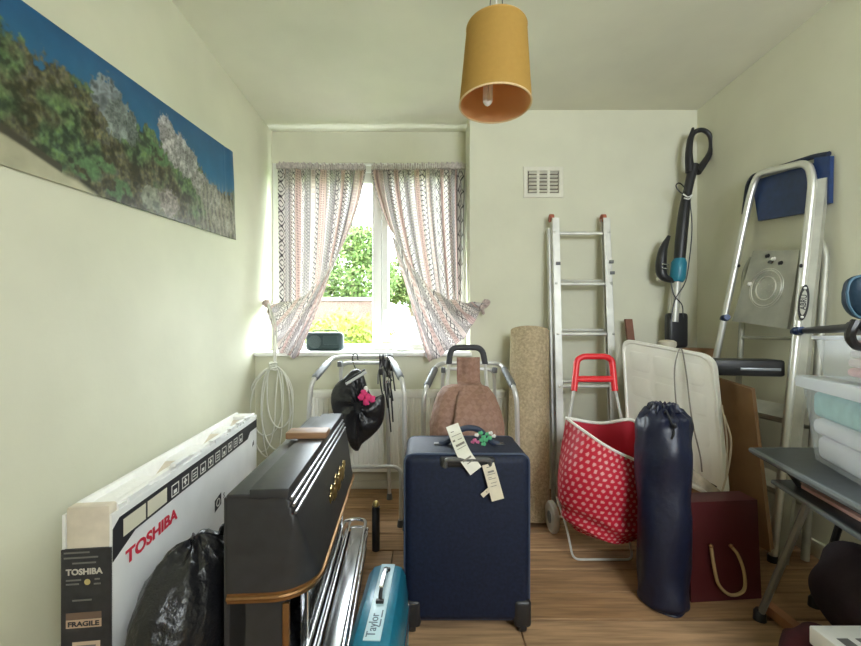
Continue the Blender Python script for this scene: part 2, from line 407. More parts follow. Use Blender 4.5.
def make_curtain(label, T, K, C, H, hook, sgn, seed):
    nu, nv, nt = 230, 190, 110
    Tc, Cc, Kc, Hc = cat(T, nu), cat(C, nu), cat(K, nu), cat(H, nu)
    m = MB(); UV = []
    W = 1.25
    def up(u, v):
        i = round(u * (nu - 1)); a, b = Tc[i], Cc[i]; wv = v ** 1.5
        x = a.x + (b.x - a.x) * wv; z = a.z + (b.z - a.z) * v; yy = a.y + (b.y - a.y) * v ** 2
        am = .034 * (1 - .5 * v) * (.35 + .65 * min(1, v * 6))
        ph = 2 * math.pi * 9.0 * u + 1.7 * math.sin(5 * u + seed) + .8 * v
        f2 = math.sin(ph) + .35 * math.sin(2.3 * ph + seed)
        if v < .05: f2 = f2 * .7 + .5 * math.sin(2 * math.pi * 30 * u)
        UV.append((u * W, v * .98 + .0))
        return V((x + .006 * math.cos(ph) * (1 - u), yy + am * f2, z))
    m.grid(nu, nv, up)
    def tail(u, v):
        i = round(u * (nu - 1)); a, b = Kc[i], Hc[i]
        p = a.lerp(b, v)
        ph = 2 * math.pi * 4.0 * (u * .8 + v * .35) + seed
        am = .026 * min(1, 3 * v + .25) * (1 - .3 * u)
        bulge = .03 * math.sin(math.pi * v) * math.sin(math.pi * min(1, u * 1.2))
        UV.append((u * W * .9 + v * .22, .98 + v * .32))
        return p + V((0, am * math.sin(ph) - bulge, .006 * math.sin(ph * 1.7)))
    m.grid(nu, nt, tail)
    UV = np.array(UV)
    root = thing('curtain', V((hook.x, hook.y, Hc[-1].z)), label, 'curtain', 'printed curtains at the window')
    m.build('curtain_cloth', M_cloth, root, col=print_col(UV[:, 0], UV[:, 1]), angle=180)
    # gathered heading tape: row of small pleats on the rail
    h = MB()
    n = 46
    for k in range(n):
        p = Tc[int((k + .5) / n * (nu - 1))]; q_ = .004 * math.sin(k * 2.4); h.box(p + V((-.006, -.022 + q_, -.010)), p + V((.006, .010 + q_, .026 + .006 * (k % 3))), .004)
    h.build('heading', mat('curtain_heading', (.52, .47, .45), .9, var=.3, scale=60), root)
    k = MB().ball(hook, (.024, .022, .022), 14, 9, lambda d: 1 + .25 * math.sin(7 * d.x + 5 * d.z) * math.cos(6 * d.y))
    k.tube(cat([hook + V((0, 0, -.01)), hook + V((sgn * .03, -.01, -.03)), hook + V((sgn * .015, -.01, -.075))], 8), [.02, .02, .018, .018, .016, .014, .012, .006])
    k.build('tieback_knot', mat('knotted_cloth', (.45, .36, .34), .9, var=.5, scale=50), root)
    return root
make_curtain('pink and white printed curtain tied back to the left wall',
    [P(277, 168, 2.87), P(300, 168, 2.87), P(335, 169, 2.87), P(366, 169, 2.87)],
    [P(267, 303, 2.775), P(285, 302, 2.76), P(303, 296, 2.75), P(318, 282, 2.75), P(331, 264, 2.77), P(343, 243, 2.80)],
    [P(279, 305, 2.80), P(290, 304, 2.79), P(305, 298, 2.79), P(319, 283, 2.79), P(332, 264, 2.80), P(344, 243, 2.81)],
    [P(268, 308, 2.76), P(274, 335, 2.62), P(281, 352, 2.59), P(288, 355, 2.585), P(295, 358, 2.58), P(300, 354, 2.585)],
    P(266, 303, 2.755), 1, 1.0)
make_curtain('pink and white printed curtain tied back beside the carpet roll',
    [P(465, 168, 2.87), P(440, 168, 2.87), P(405, 169, 2.87), P(371, 169, 2.87)],
    [P(484, 303, 2.60), P(466, 302, 2.60), P(448, 298, 2.64), P(428, 285, 2.70), P(409, 262, 2.75), P(388, 225, 2.80)],
    [P(463, 305, 2.80), P(455, 304, 2.78), P(443, 298, 2.77), P(427, 286, 2.77), P(408, 262, 2.79), P(388, 225, 2.81)],
    [P(483, 306, 2.60), P(472, 326, 2.59), P(460, 342, 2.58), P(446, 352, 2.575), P(432, 361, 2.57), P(426, 358, 2.57)],
    P(486, 303, 2.60), -1, 2.3)
a, b = P(274.5, 165, 2.88), P(466.5, 165, 2.88)
tag(MB().tube([a, b], .006).build('curtain_rail', M_upvc), 'thin white curtain rail along the top of the window', 'rail')

# ------------------------------------------------------------------ aquarium poster on the left wall
ny, nz = 420, 130
Sg, Tg = np.meshgrid(np.linspace(0, 1, ny), np.linspace(0, 1, nz)); S, T = Sg.ravel(), Tg.ravel()
def poster_cols(S, T):
    x = S * 3.4; y = T
    n1, n2, n3 = fbm(x * 7, y * 7, 1), fbm(x * 22, y * 22, 5, 3), fbm(x * 45, y * 45, 9, 2)
    sky = np.stack([.012 + .02 * (1 - T), .09 + .10 * (1 - T), .22 + .10 * (1 - T)], 1) * (.85 + .3 * n1[:, None])
    c = sky
    prof = np.interp(S, [0, .12, .22, .3, .37, .44, .5, .58, .68, .8, .9, 1], [.97, .86, .80, .73, .72, .70, .70, .72, .68, .60, .50, .55])
    d = prof + .22 * (fbm(x * 6, y * 3, 21) - .5) + .20 * (n2 - .5) + .10 * (n3 - .5) - T
    veg = sm(-.02, .05, d)[:, None]
    n4 = fbm(x * 60, y * 40, 13, 2); nm = fbm(x * 13 + 2 * n1, y * 13 + 2 * n1, 41, 3); rm = (1 - np.abs(2 * nm - 1)) ** 3
    gr = np.stack([.042 + .06 * n2, .080 + .085 * n2, .036 + .04 * n3], 1)
    br = np.stack([.050 + .085 * n3, .050 + .075 * n3, .028 + .04 * n2], 1)
    mixv = sm(.40, .60, fbm(x * 4 + 3, y * 4, 31) + .35 * (.45 - T))[:, None]
    vcol = gr * (1 - mixv) + br * mixv
    vcol = vcol * (.22 + .9 * sm(.3, .7, n2) * (.4 + 1.2 * n4) + .75 * rm * n4)[:, None]
    c = c * (1 - veg) + vcol * veg
    def rock(cs, ct, rs, rt, col, tex):
        q = np.hypot((S - cs) / rs, (T - ct) / rt) + .7 * (n1 - .5) + .7 * (n2 - .5) + .4 * (n3 - .5)
        a = sm(1.05, .88, q)[:, None]
        rd = 1 - np.abs(2 * tex - 1); k = np.array(col) * (.18 + .45 * rd ** 2 + .75 * rm * sm(.3, .7, n2))[:, None]
        return a, k
    for args in ((.41, .74, .045, .17, (.26, .30, .33), n2), (.455, .62, .05, .16, (.24, .28, .27), n3), (.615, .74, .03, .17, (.50, .48, .50), n3),
                 (.66, .66, .05, .17, (.52, .50, .50), n3), (.72, .58, .06, .15, (.46, .45, .44), n3), (.78, .48, .05, .13, (.40, .38, .36), n3),
                 (.56, .12, .05, .10, (.30, .32, .24), n2), (.62, .14, .04, .14, (.34, .30, .26), n3), (.90, .22, .10, .22, (.32, .30, .24), n3), (.84, .36, .06, .15, (.34, .33, .28), n3)):
        a, k = rock(*args); c = c * (1 - a) + k * a
    # fine fronds on the right, broad bright leaves at the bottom, sand at the bottom left
    fr = sm(.45, .75, np.sin(S * 260 + 6 * n1 + 10 * T) * .5 + .5)[:, None] * sm(.35, .15, np.abs(T - .25))[:, None] * sm(.72, .8, S)[:, None]
    c = c * (1 - .5 * fr) + np.array((.34, .33, .25)) * .5 * fr
    for cs, ct, rs, rt in ((.36, .16, .05, .10), (.44, .10, .05, .09), (.40, .24, .04, .07), (.58, .52, .05, .10), (.12, .62, .08, .14)):
        q = np.hypot((S - cs) / rs, (T - ct) / rt) + .9 * (n1 - .5); a = sm(1., .6, q)[:, None] * sm(.38, .58, n2)[:, None]
        c = c * (1 - a) + np.array((.085, .17, .07)) * (.5 + n3[:, None]) * a
    sand = sm(.02, -.03, T - np.interp(S, [0, .1, .22, .34, .42, 1], [.28, .25, .17, .05, -.05, -.1]) - .03 * (n1 - .5))[:, None]
    c = c * (1 - sand) + np.array((.42, .40, .28)) * (.75 + .5 * n1[:, None]) * sand
    log = sm(.035, .015, np.abs(T - np.interp(S, [0, .1, .2, .3, 1], [.30, .27, .20, .10, -.3])))[:, None] * (S < .3)[:, None]
    c = c * (1 - log) + np.array((.05, .045, .03)) * log
    return c
m = MB(); ya, yb = .75, 2.335
def pp(u, v):
    top = V((0, 2.32, 2.075)).lerp(V((0, ya, 1.908)), 1 - u); bot = V((0, 2.358, 1.573)).lerp(V((0, ya, 1.443)), 1 - u)
    p = bot.lerp(top, v)
    p.x = XL + .004 + .004 * float(fbm(u * 6, v * 3, 4)) + (.004 * math.sin(u * 40) ** 2 if u > .93 else 0)
    return p
m.grid(ny, nz, pp)
po = tag(m.build('wall_poster', colmat('glossy_poster_print', .38, spec=.4), col=poster_cols(S, T), thick=.001, angle=180), 'long underwater aquarium scene poster on the left wall', 'poster')

# ------------------------------------------------------------------ pendant lamp
lc = V((.268, 1.5, 0)); zb, zt = 1.883, 2.165
lamp = thing('pendant_lamp', (lc.x, lc.y, zb), 'mustard fabric drum lampshade hanging from the ceiling', 'lamp')
tilt = MX.Rotation(math.radians(1), 4, 'Y') @ MX.Rotation(math.radians(0.5), 4, 'X')
def LM(p): return V((lc.x, lc.y, zt)) + tilt @ V(p)
hs = zt - zb
def ring(r, z, n=48): return [LM((r * math.cos(2 * math.pi * k / n), r * math.sin(2 * math.pi * k / n), z)) for k in range(n)]
rb, rt = .134, .112
sh = MB().rings([ring(rb, -hs), ring(rt, 0)], False, False).build('lamp_shade', M_shade, lamp)
MB().rings([ring(rb - .003, -hs + .001), ring(rt - .003, -.001)], False, False).build('shade_lining', M_lining, sh)
MB().tube(ring(rb - .001, -hs), .0035, 6, True).build('shade_rim', mat('rim_tape', (.72, .52, .28), .8), sh)
MB().tube(ring(rt - .001, 0), .003, 6, True).build('shade_rim', mat('top_rim_tape', (.50, .30, .07), .8), sh)
m = MB()
for k in range(3):
    a = 2 * math.pi * k / 3 + .4
    m.tube([LM((rt * math.cos(a), rt * math.sin(a), -.002)), LM((.02 * math.cos(a), .02 * math.sin(a), -.03))], .0018, 6)
for a in (0.1, 3.1):
    m.tube([LM((.03 * math.cos(a), .03 * math.sin(a), -.03)), V((lc.x + .012 * math.cos(a), lc.y, HC - .03))], .0016, 6)
m.build('suspension_wire', M_black, lamp)
MB().lathe([(.018, 0), (.022, .02), (.022, .06), (.012, .075)], LM((-.028, 0, -.10)), 16).build('bulb_holder', M_upvc, lamp)
m = MB()
for dx in (-.009, .009):
    m.tube([LM((dx - .028, 0, -.09)), LM((dx - .028, 0, -.272))], .0095, 10)
m.tube(cat([LM((-.037, 0, -.270)), LM((-.028, 0, -.279)), LM((-.019, 0, -.270))], 7), .0095, 10)
m.build('tube_bulb', mat('white_bulb_glass', (.85, .83, .80), .35), lamp)
MB().tube([LM((0, 0, -.03)), V((lc.x, lc.y, HC - .02))], .003, 6).build('flex', M_upvc, lamp)
MB().lathe([(.04, -.03), (.045, -.01), (.045, 0)], (lc.x, lc.y, HC - .002), 24).build('ceiling_rose', M_upvc, lamp)

# ------------------------------------------------------------------ wall vent
a, b = P(523, 198, YF), P(563, 167, YF)
vent = thing('wall_vent', (a.x, YF, a.z), 'cream louvred air vent high on the far wall', 'vent')
m = MB().rframe(a.x, b.x, a.z, b.z, .03, YF - .010, YF)
ww = (b.x - a.x - .06) / 3
for k in (1, 2): m.box((a.x + .03 + ww * k - .008, YF - .009, a.z + .02), (a.x + .03 + ww * k + .008, YF, b.z - .02))
m.build('frame', M_skirt, vent)
MB().box((a.x + .02, YF - .002, a.z + .02), (b.x - .02, YF - .0005, b.z - .02)).build('backing', mat('vent_gap_shade', (.14, .12, .09), .9), vent)  # backing colour paints the shade behind the slats
hh = (b.z - a.z - .06) / 6
for k in range(3):
    for j in range(6):
        q = MX.Translation((a.x + .03 + ww * (k + .5), YF - .006, a.z + .03 + hh * (j + .5))) @ MX.Rotation(math.radians(-35), 4, 'X')
        MB().box((-ww / 2 + .007, -.009, -.0022), (ww / 2 - .007, .006, .0022), M=q).build('slat', M_skirt, vent, smooth=False)

# ------------------------------------------------------------------ television carton
Bo = V((-.81, 1.035, 0)); U = V((-.15, 1.245, 0)).normalized(); N = V((U.y, -U.x, 0)); BL, BT, BH = 1.254, .117, .58
tv = thing('television_box', Bo + U * BL / 2 - N * BT / 2, 'long white open television carton standing along the left wall', 'box')
BM = MX((N, U, V((0, 0, 1)))).transposed().to_4x4(); BM.translation = Bo       # local x = outward, y = along, z = up
m = MB().box((-.006, 0, 0), (0, BL, .555), M=BM).box((-BT, 0, 0), (-BT + .006, BL, .56), M=BM).box((-BT, BL - .006, 0), (0, BL, .56), M=BM).box((-BT, 0, 0), (0, BL, .006), M=BM)
for k in range(26):       # ragged torn top edge
    y0 = .03 + k * .046; h = rnd.uniform(.0, .016); m.box((-.007, y0, .55), (-.001, y0 + rnd.uniform(.03, .06), .556 + h), M=BM)
body = m.build('carton', M_white, tv, smooth=False)
MB().box((-BT, -.004, 0), (0, .002, .472), M=BM).build('end_panel', mat('black_printed_card', (.028, .028, .032), .5, var=.2, scale=40), tv, smooth=False)
# polystyrene: end block, side rails, ribs and sunken bays
MB().box((-BT + .007, .002, .02), (-.007, .035, .578), .006, BM).build('foam_end_block', M_foamtan, tv)
m = MB().box((-BT + .006, .035, .30), (-BT + .022, BL - .01, .578), .005, BM).box((-.026, .035, .30), (-.006, BL - .01, .572), .005, BM)
m.box((-BT + .01, .04, .30), (-.01, BL - .012, .47), M=BM)
for (u0, u1, t) in ((.03, .28, .560), (.46, .66, .556), (.86, 1.0, .558), (1.16, 1.24, .572)):
    m.box((-BT + .012, u0, .40), (-.012, u1, t), .008, BM)
m.build('foam_insert', M_foam, tv)
for (u0, u1) in ((.285, .455), (.665, .855), (1.005, 1.155)):  # tan bay floors paint the shadow inside the recesses
    MB().hexa([BM @ V(p) for p in ((-.027, u0, .478), (-BT + .023, u0, .478), (-BT + .023, u1, .545), (-.027, u1, .545))],
              [BM @ V(p) for p in ((-.027, u0, .482), (-BT + .023, u0, .482), (-BT + .023, u1, .552), (-.027, u1, .552))]).build('sunken_bay', M_foamtan, tv, smooth=False)
for k in range(9):
    c0 = rnd.uniform(.1, 1.1); MB().box((-.015, c0, .570), (.004, c0 + rnd.uniform(.03, .09), .574 + rnd.uniform(0, .008)), .002, BM).build('torn_edge', M_white, body)
FM = lambda along, z, off=.0012: frame(BM @ V((off, along, z)), U, (0, 0, 1))       # text frame on the long face
MB().hexa([BM @ V(p) for p in ((.0006, .004, .44), (.0006, .09, .465), (.0006, BL, .465), (.0006, BL, .53))], [BM @ V(p) for p in ((.0012, .004, .44), (.0012, .09, .465), (.0012, BL, .465), (.0012, BL, .53))])
m = MB().prism([BM @ V(p) for p in ((.0004, .002, .43), (.0004, .10, .468), (.0004, BL - .16, .462), (.0004, BL - .12, .49), (.0004, BL - .002, .49), (.0004, BL - .002, .535), (.0004, .03, .535), (.0004, .002, .515))], N * .0008)
m.build('printed_band', M_ink, body, smooth=False)
for (u0, u1) in ((.045, .15), (.16, .27)):
    MB().prism([BM @ V(p) for p in ((.0012, u0, .475), (.0012, u1, .475), (.0012, u1, .522), (.0012, u0, .522))], N * .0006).build('sticker', M_cream, body, smooth=False)
for k in range(10):
    u0 = .30 + k * .073; q = MB()
    z0_, z1_, t = .475, .515, .004
    def bar(a0, b0, a1, b1): q.prism([BM @ V((.0012, a0, b0)), BM @ V((.0012, a1, b0)), BM @ V((.0012, a1, b1)), BM @ V((.0012, a0, b1))], N * .0005)
    bar(u0, z0_, u0 + .05, z0_ + t); bar(u0, z1_ - t, u0 + .05, z1_); bar(u0, z0_, u0 + t, z1_); bar(u0 + .05 - t, z0_, u0 + .05, z1_)
    if k % 3 == 0: bar(u0 + .015, z0_ + .008, u0 + .036, z0_ + .02)
    elif k % 3 == 1: bar(u0 + .02, z0_ + .01, u0 + .028, z1_ - .008); bar(u0 + .012, z0_ + .018, u0 + .036, z0_ + .025)
    else: bar(u0 + .012, z0_ + .012, u0 + .04, z0_ + .016); bar(u0 + .012, z0_ + .022, u0 + .04, z0_ + .026)
    q.build('printed_icon', M_paper, body, smooth=False)
text('lettering', 'TOSHIBA', .052, FM(.055, .392), M_red, body, .035, .285)
MB().prism([BM @ V(p) for p in ((.0006, .66, .265), (.0006, .73, .275), (.0006, .73, .325), (.0006, .66, .315))], N * .0006).build('logo_mark', M_ink, body, smooth=False)
MB().tube([BM @ V((.0013, .695 + .018 * math.cos(t), .295 + .015 * math.sin(t))) for t in [2 * math.pi * k / 20 for k in range(20)]], .0022, 6, True).build('logo_ring', M_paper, body)
text('lettering', 'S', .032, FM(.755, .288), M_ink, body, .02)
MB().prism([BM @ V(p) for p in ((.0006, 1.17, .40), (.0006, 1.20, .405), (.0006, 1.20, .43), (.0006, 1.18, .42))], N * .0006).build('logo_mark', M_ink, body, smooth=False)
EM = lambda x, z, off=.0052: frame(BM @ V((x, -off, z)), N, (0, 0, 1))
text('lettering', 'TOSHIBA', .021, EM(-BT + .012, .408), mat('silver_print', (.55, .52, .46), .5), tv, .03, .086)
def label_(x0_, z0_, x1_, z1_, mt): return MB().prism([BM @ V((x0_, -.0045, z0_)), BM @ V((x1_, -.0045, z0_)), BM @ V((x1_, -.0045, z1_)), BM @ V((x0_, -.0045, z1_))], -U * .0006).build('sticker', mt, tv, smooth=False)
M_tan = mat('tan_label', (.50, .36, .26), .6); M_brown = mat('brown_label', (.17, .11, .08), .6); M_grey = mat('grey_print', (.16, .16, .15), .6)
label_(-.105, .272, -.022, .293, M_tan); label_(-.105, .294, -.022, .311, M_brown)
text('lettering', 'FRAGILE', .017, EM(-.1, .2765, .0056), M_ink, tv, .03, .073)
label_(-.09, .20, -.025, .236, mat('beige_label', (.60, .46, .34), .6)); [MB().prism([BM @ V((-.08, -.0052, z_)), BM @ V((-.035, -.0052, z_)), BM @ V((-.035, -.0052, z_ + .005)), BM @ V((-.08, -.0052, z_ + .005))], -U * .0004).build('sticker_print', M_grey, tv, smooth=False) for z_ in (.208, .222)]
for (a0, a1, zz) in ((-.11, -.05, .462), (-.11, -.03, .449), (-.09, -.035, .435), (-.105, -.07, .392), (-.105, -.075, .382), (-.038, -.026, .392), (-.04, -.024, .380), (-.09, -.045, .34)):
    label_(a0, zz, a1, zz + .004, M_grey)
MB().lathe([(.0075, 0), (.0075, .001)], BM @ V((-.055, -.0045, .388)), 16, MX.Rotation(math.pi / 2, 4, 'X')).build('round_seal', mat('yellow_seal', (.5, .42, .18), .5), tv)

# ------------------------------------------------------------------ black refuse sack
def sackfn(d):
    a = math.atan2(d.y, d.x); t = max(0, d.z)
    return 1 + .02 * math.sin(3 * a + 2 * d.z) + .05 * t * t * math.sin(13 * a + 5 * math.sin(2 * a)) * (1 - t * .4) + .09 * (float(fbm(d.x * 4 + 5, d.z * 4 + d.y * 3, 2)) - .5) + .05 * (float(fbm(d.x * 11 + 5, d.z * 13 + d.y * 9, 4)) - .5)
m = MB().ball((-.663, 1.15, .20), (.130, .21, .235), 64, 44, sackfn)
for v in m.v: v.z = max(v.z, .002 + .004 * math.sin(40 * v.x) ** 2) if v.z < .03 else v.z
sk = thing('refuse_sack', (-.663, 1.15, 0), 'full black plastic sack between the white carton and the fireplace', 'plastic bag')
m.build('sack', M_sackblack, sk)
MB().tube(cat([V((-.63, 1.24, .405)), V((-.61, 1.22, .435)), V((-.575, 1.21, .43)), V((-.555, 1.22, .405))], 12), .011, 7).build('tie_loop', M_sackblack, sk)
# ------------------------------------------------------------------ electric fireplace
Fo = V((-.353, 1.03, 0)); FU = V((-.059, .945, 0)).normalized(); FN = V((FU.y, -FU.x, 0)); FL = .947
def FP(n, u, z): return Fo + FN * n + FU * u + V((0, 0, z))
fire = thing('electric_fireplace', FP(-.07, FL / 2, 0), 'black electric fireplace with brass trim turned side-on beside the sack', 'fireplace')
def rrect(nb, nf, u0, u1, rad, z, k=8):
    pts = [(nb, u0)]
    for i in range(k + 1):
        a = -math.pi / 2 + math.pi / 2 * i / k; pts.append((nf - rad + rad * math.cos(a), u0 + rad + rad * math.sin(a)))
    for i in range(k + 1):
        a = math.pi / 2 * i / k; pts.append((nf - rad + rad * math.cos(a), u1 - rad + rad * math.sin(a)))
    pts.append((nb, u1))
    return [FP(n, u, z) for n, u in pts]
prof = [(.345, .066, .11), (.36, .066, .108), (.40, .055, .085), (.46, .043, .05), (.52, .03, .022), (.553, .020, .012), (.556, .012, .01), (.572, .014, .01), (.575, .007, .01), (.590, .009, .01), (.593, .002, .01), (.607, .003, .01)]
MB().rings([rrect(-.152, f, 0, FL, r, z) for z, f, r in prof]).build('hood', M_matblack, fire)
for z, f in ((.560, .017), (.579, .0115), (.597, .006)):
    MB().tube([FP(f + .001, .006, z), FP(f + .001, FL - .006, z)], .0042, 8).build('ridge', mat('satin_ridge', (.35, .35, .36), .3, .8), fire)
FMx = MX((FN, FU, V((0, 0, 1)))).transposed().to_4x4(); FMx.translation = Fo
MB().box((-.152, -.004, .604), (-.09, FL + .004, .614), .003, FMx).build('top_ledge', M_matblack, fire)
MB().box((-.094, -.010, .604), (.004, FL + .004, .628), .003, FMx).build('top_slab', M_matblack, fire)
MB().box((-.165, .01, .02), (-.15, FL - .01, .60), .002, FMx).build('back_panel', M_matblack, fire)
tr = [p for p in rrect(-.152, .068, -.002, FL + .002, .112, .348, 14)]
m = MB().tube(tr, .007, 8)
for i in range(len(tr) - 1):
    a, b = tr[i], tr[i + 1]; m.add([a + V((0, 0, -.014)), b + V((0, 0, -.014)), b + V((0, 0, .012)), a + V((0, 0, .012))], [(0, 1, 2, 3)])
m.build('brass_trim', M_brass, fire)
m = MB().box((-.15, .012, 0), (-.008, .05, .33), M=FMx).box((-.15, FL - .05, 0), (-.008, FL - .012, .33), M=FMx).box((-.15, .012, 0), (-.11, FL - .012, .33), M=FMx).box((-.15, .012, 0), (-.008, FL - .012, .05), M=FMx)
m.build('firebox', M_matblack, fire, smooth=False)
for u in (.004, FL - .016):
    MB().box((-.016, u, 0), (.002, u + .012, .325), .003, FMx).build('brass_upright', M_brass, fire)
m = MB()
for k in range(22):
    m.ball(FP(rnd.uniform(-.09, -.03), .08 + k * .037, .06 + rnd.uniform(0, .05)), (rnd.uniform(.02, .035), rnd.uniform(.025, .04), rnd.uniform(.02, .03)), 8, 6, lambda d: 1 + .3 * math.sin(9 * d.x + 7 * d.y))
m.build('imitation_coals', M_matblack, fire, angle=10)
# fire front: clear pane, chrome posts and a double chrome fender rail
MB().box((.015, .07, .05), (.018, FL - .12, .32), M=FMx).build('glass_front', clear('smoked_glass', (.5, .5, .5), .6, .04, (.12, .12, .12)), fire, smooth=False)
for u in (.13, FL - .13): MB().tube([FP(.020, u, .02), FP(.020, u, .335)], .005, 8).build('chrome_post', M_chrome, fire)
def fend(n0, n1, u0, u1, z, r): return fillet([FP(n0, u0, z), FP(n1, u0, z), FP(n1, u1, z), FP(n0, u1, z)], r, 8, True)
MB().tube(fend(.022, .125, .045, .90, .125, .06), .0085, 10, True).build('fender_rail', M_chrome, fire)
MB().tube(fend(.03, .132, .04, .905, .085, .06), .007, 10, True).build('fender_rail', M_chrome, fire)
MB().tube([FP(.052, .10, .128), FP(.052, .86, .128)], .006, 8).build('inner_rail', M_chrome, fire)
MB().box((.058, .09, .095), (.116, .87, .099), .001, FMx).build('chrome_tray', M_chrome, fire)
m = MB().rings([fend(.03, .130, .042, .903, z, .06) for z in (.0, .07)], False, False); m.build('fender_skirt', M_matblack, fire)
for u in (.12, .5, .84): MB().ball(FP(.134, u, .105), .008, 10, 8).build('stud', M_chrome, fire)
# gilt ornament: a spray of leaves on the sloping hood
for k in range(11):
    u = .36 + k * .032; z = .452 + .014 * math.sin(k * 2.1); n = .0475 + (.46 - z) * .2
    c = FP(n, u, z); s_1 = .011 + .009 * math.sin(math.pi * k / 10)
    MB().ball(c, (.006, .021, s_1 + .005), 10, 7, lambda d: 1 + .3 * math.sin(9 * d.z + 5 * d.y)).build('gilt_leaf', M_gold, fire)
o = MB().box((-.150, .0, 0), (.0, .085, .024), .003, MX.Translation(FP(.012, .47, .6285)) @ MX.Rotation(math.radians(4), 4, 'Z')).build('wood_block', M_wood)
tag(o, 'small brown wooden block lying on top of the fireplace', 'wood block')
b0 = V((-.232, 1.89, 0))
post = thing('knobbed_post', b0, 'short black post with a brass knob at the far end of the fender', 'post')
MB().tube([b0 + V((0, 0, .0)), b0 + V((0, 0, .205))], .019, 14).build('post_shaft', M_matblack, post)
MB().ball(b0 + V((0, 0, .217)), (.016, .016, .017), 12, 8).build('brass_knob', M_gold, post)

# ------------------------------------------------------------------ teal hard case
c0, c1 = V((-.134, .985, 0)), V((-.121, 1.338, 0)); cu = (c1 - c0).normalized(); cn = V((cu.y, -cu.x, 0)); cl = (c1 - c0).length
case = thing('typewriter_case', (c0 + c1) / 2, 'small teal hard case with handle and pale strip, left of the suitcase', 'case')
def CP(n, u, z): return c0 + cn * n + cu * u + V((0, 0, z))
sec = [(-.078, .0), (-.078, .09), (-.074, .17), (-.064, .225), (-.045, .252), (-.028, .257), (.028, .257), (.045, .252), (.058, .225), (.064, .17), (.068, .09), (.068, 0)]
def csec(u, k): return [CP(n * k, u, z * (.5 + .5 * k) if z > .1 else z) for n, z in sec]
MB().rings([csec(0, .88), csec(.006, .95), csec(.018, 1), csec(cl - .018, 1), csec(cl - .006, .95), csec(cl, .88)]).build('shell', M_teal, case, angle=30)
MB().tube([CP(.0685, .004, .12), CP(.0685, cl - .004, .12)], .004, 8).tube([CP(-.0785, .004, .12), CP(-.0785, cl - .004, .12)], .004, 8).build('metal_seam', M_chrome, case)
q = MB().box((-.022, .012, .2565), (.022, cl - .012, .2595), .001, MX((cn, cu, V((0, 0, 1)))).transposed().to_4x4())
for v in q.v: v += c0
q.build('pale_strip', M_strip, case)
hp = [CP(.0, .16, .2595), CP(.0, .165, .278), CP(0, .29, .278), CP(0, .295, .2595)]
hd_ = MB().tube(fillet(hp, .012), .0055, 8).build('carry_handle', M_black, case)
MB().box((-.007, .18, .280), (.007, .275, .287), .003, MX.Translation(c0) @ MX((cn, cu, V((0, 0, 1)))).transposed().to_4x4()).build('handle_grip', M_chrome, hd_)
for u in (.145, .298):
    MB().box((-.011, u, .2585), (.011, u + .012, .268), .002, MX.Translation(c0) @ MX((cn, cu, V((0, 0, 1)))).transposed().to_4x4()).build('handle_mount', M_black, case)
M_dkblue = mat('dark_blue_print', (.05, .09, .14), .5)
text('lettering', 'Taylor',   .034, frame(CP(.006, .022, .2602), cu, -cn), M_dkblue, case, .0, .085)
MB().box((.012, .06, .2598), (.0155, .085, .2604), M=MX.Translation(c0) @ MX((cn, cu, V((0, 0, 1)))).transposed().to_4x4()).box((.012, .092, .2598), (.0155, .12, .2604), M=MX.Translation(c0) @ MX((cn, cu, V((0, 0, 1)))).transposed().to_4x4()).build('small_print', M_dkblue, case, smooth=False)

# ------------------------------------------------------------------ suitcase
sx0, sx1, sy0, sy1, sz0, sz1 = -.072, .361, 1.36, 1.63, .035, .611
suit = thing('suitcase', ((sx0 + sx1) / 2, (sy0 + sy1) / 2, 0), 'large navy fabric suitcase standing upright in the middle of the floor', 'suitcase')
MB().box((sx0, sy0, sz0), (sx1, sy1, sz1), .032, seg=5).build('body', M_navy, suit)
M_pipe = mat('navy_piping', (.05, .07, .12), .45)
for yy in (sy0 + .02, sy1 - .02):
    MB().tube(fillet([V((sx0 - .002 + .004, yy, sz0 + .004)), V((sx1 - .002, yy, sz0 + .004)), V((sx1 - .002, yy, sz1 - .003)), V((sx0 + .002, yy, sz1 - .003))], .035, 6, True), .0042, 8, True).build('piping', M_pipe, suit)
MB().tube(fillet([V((sx0 + .001, sy0 + .07, sz0 + .02)), V((sx0 + .001, sy0 + .07, sz1 - .03))], .01), .003, 6).build('zip', mat('zip_tape', (.30, .31, .33), .4), suit)
hx = (448 - CX) * 1.46 / F; hx2 = (492 - CX) * 1.46 / F
MB().tube(cat([V((hx - .03, 1.49, sz1 + .001)), V((hx, 1.485, sz1 + .012)), V(((hx + hx2) / 2 - .03, 1.47, sz1 + .060)), V(((hx + hx2) / 2 + .03, 1.47, sz1 + .060)), V((hx2, 1.485, sz1 + .012)), V((hx2 + .03, 1.49, sz1 + .001))], 24), .0115, 8, flat=.9).build('carry_handle', mat('navy_webbing', (.02, .03, .06), .6), suit)
MB().box((hx - .05, 1.478, sz1 - .004), (hx - .0, 1.505, sz1 + .004), .002).box((hx2, 1.478, sz1 - .004), (hx2 + .05, 1.505, sz1 + .004), .002).build('handle_anchor', M_black, suit)
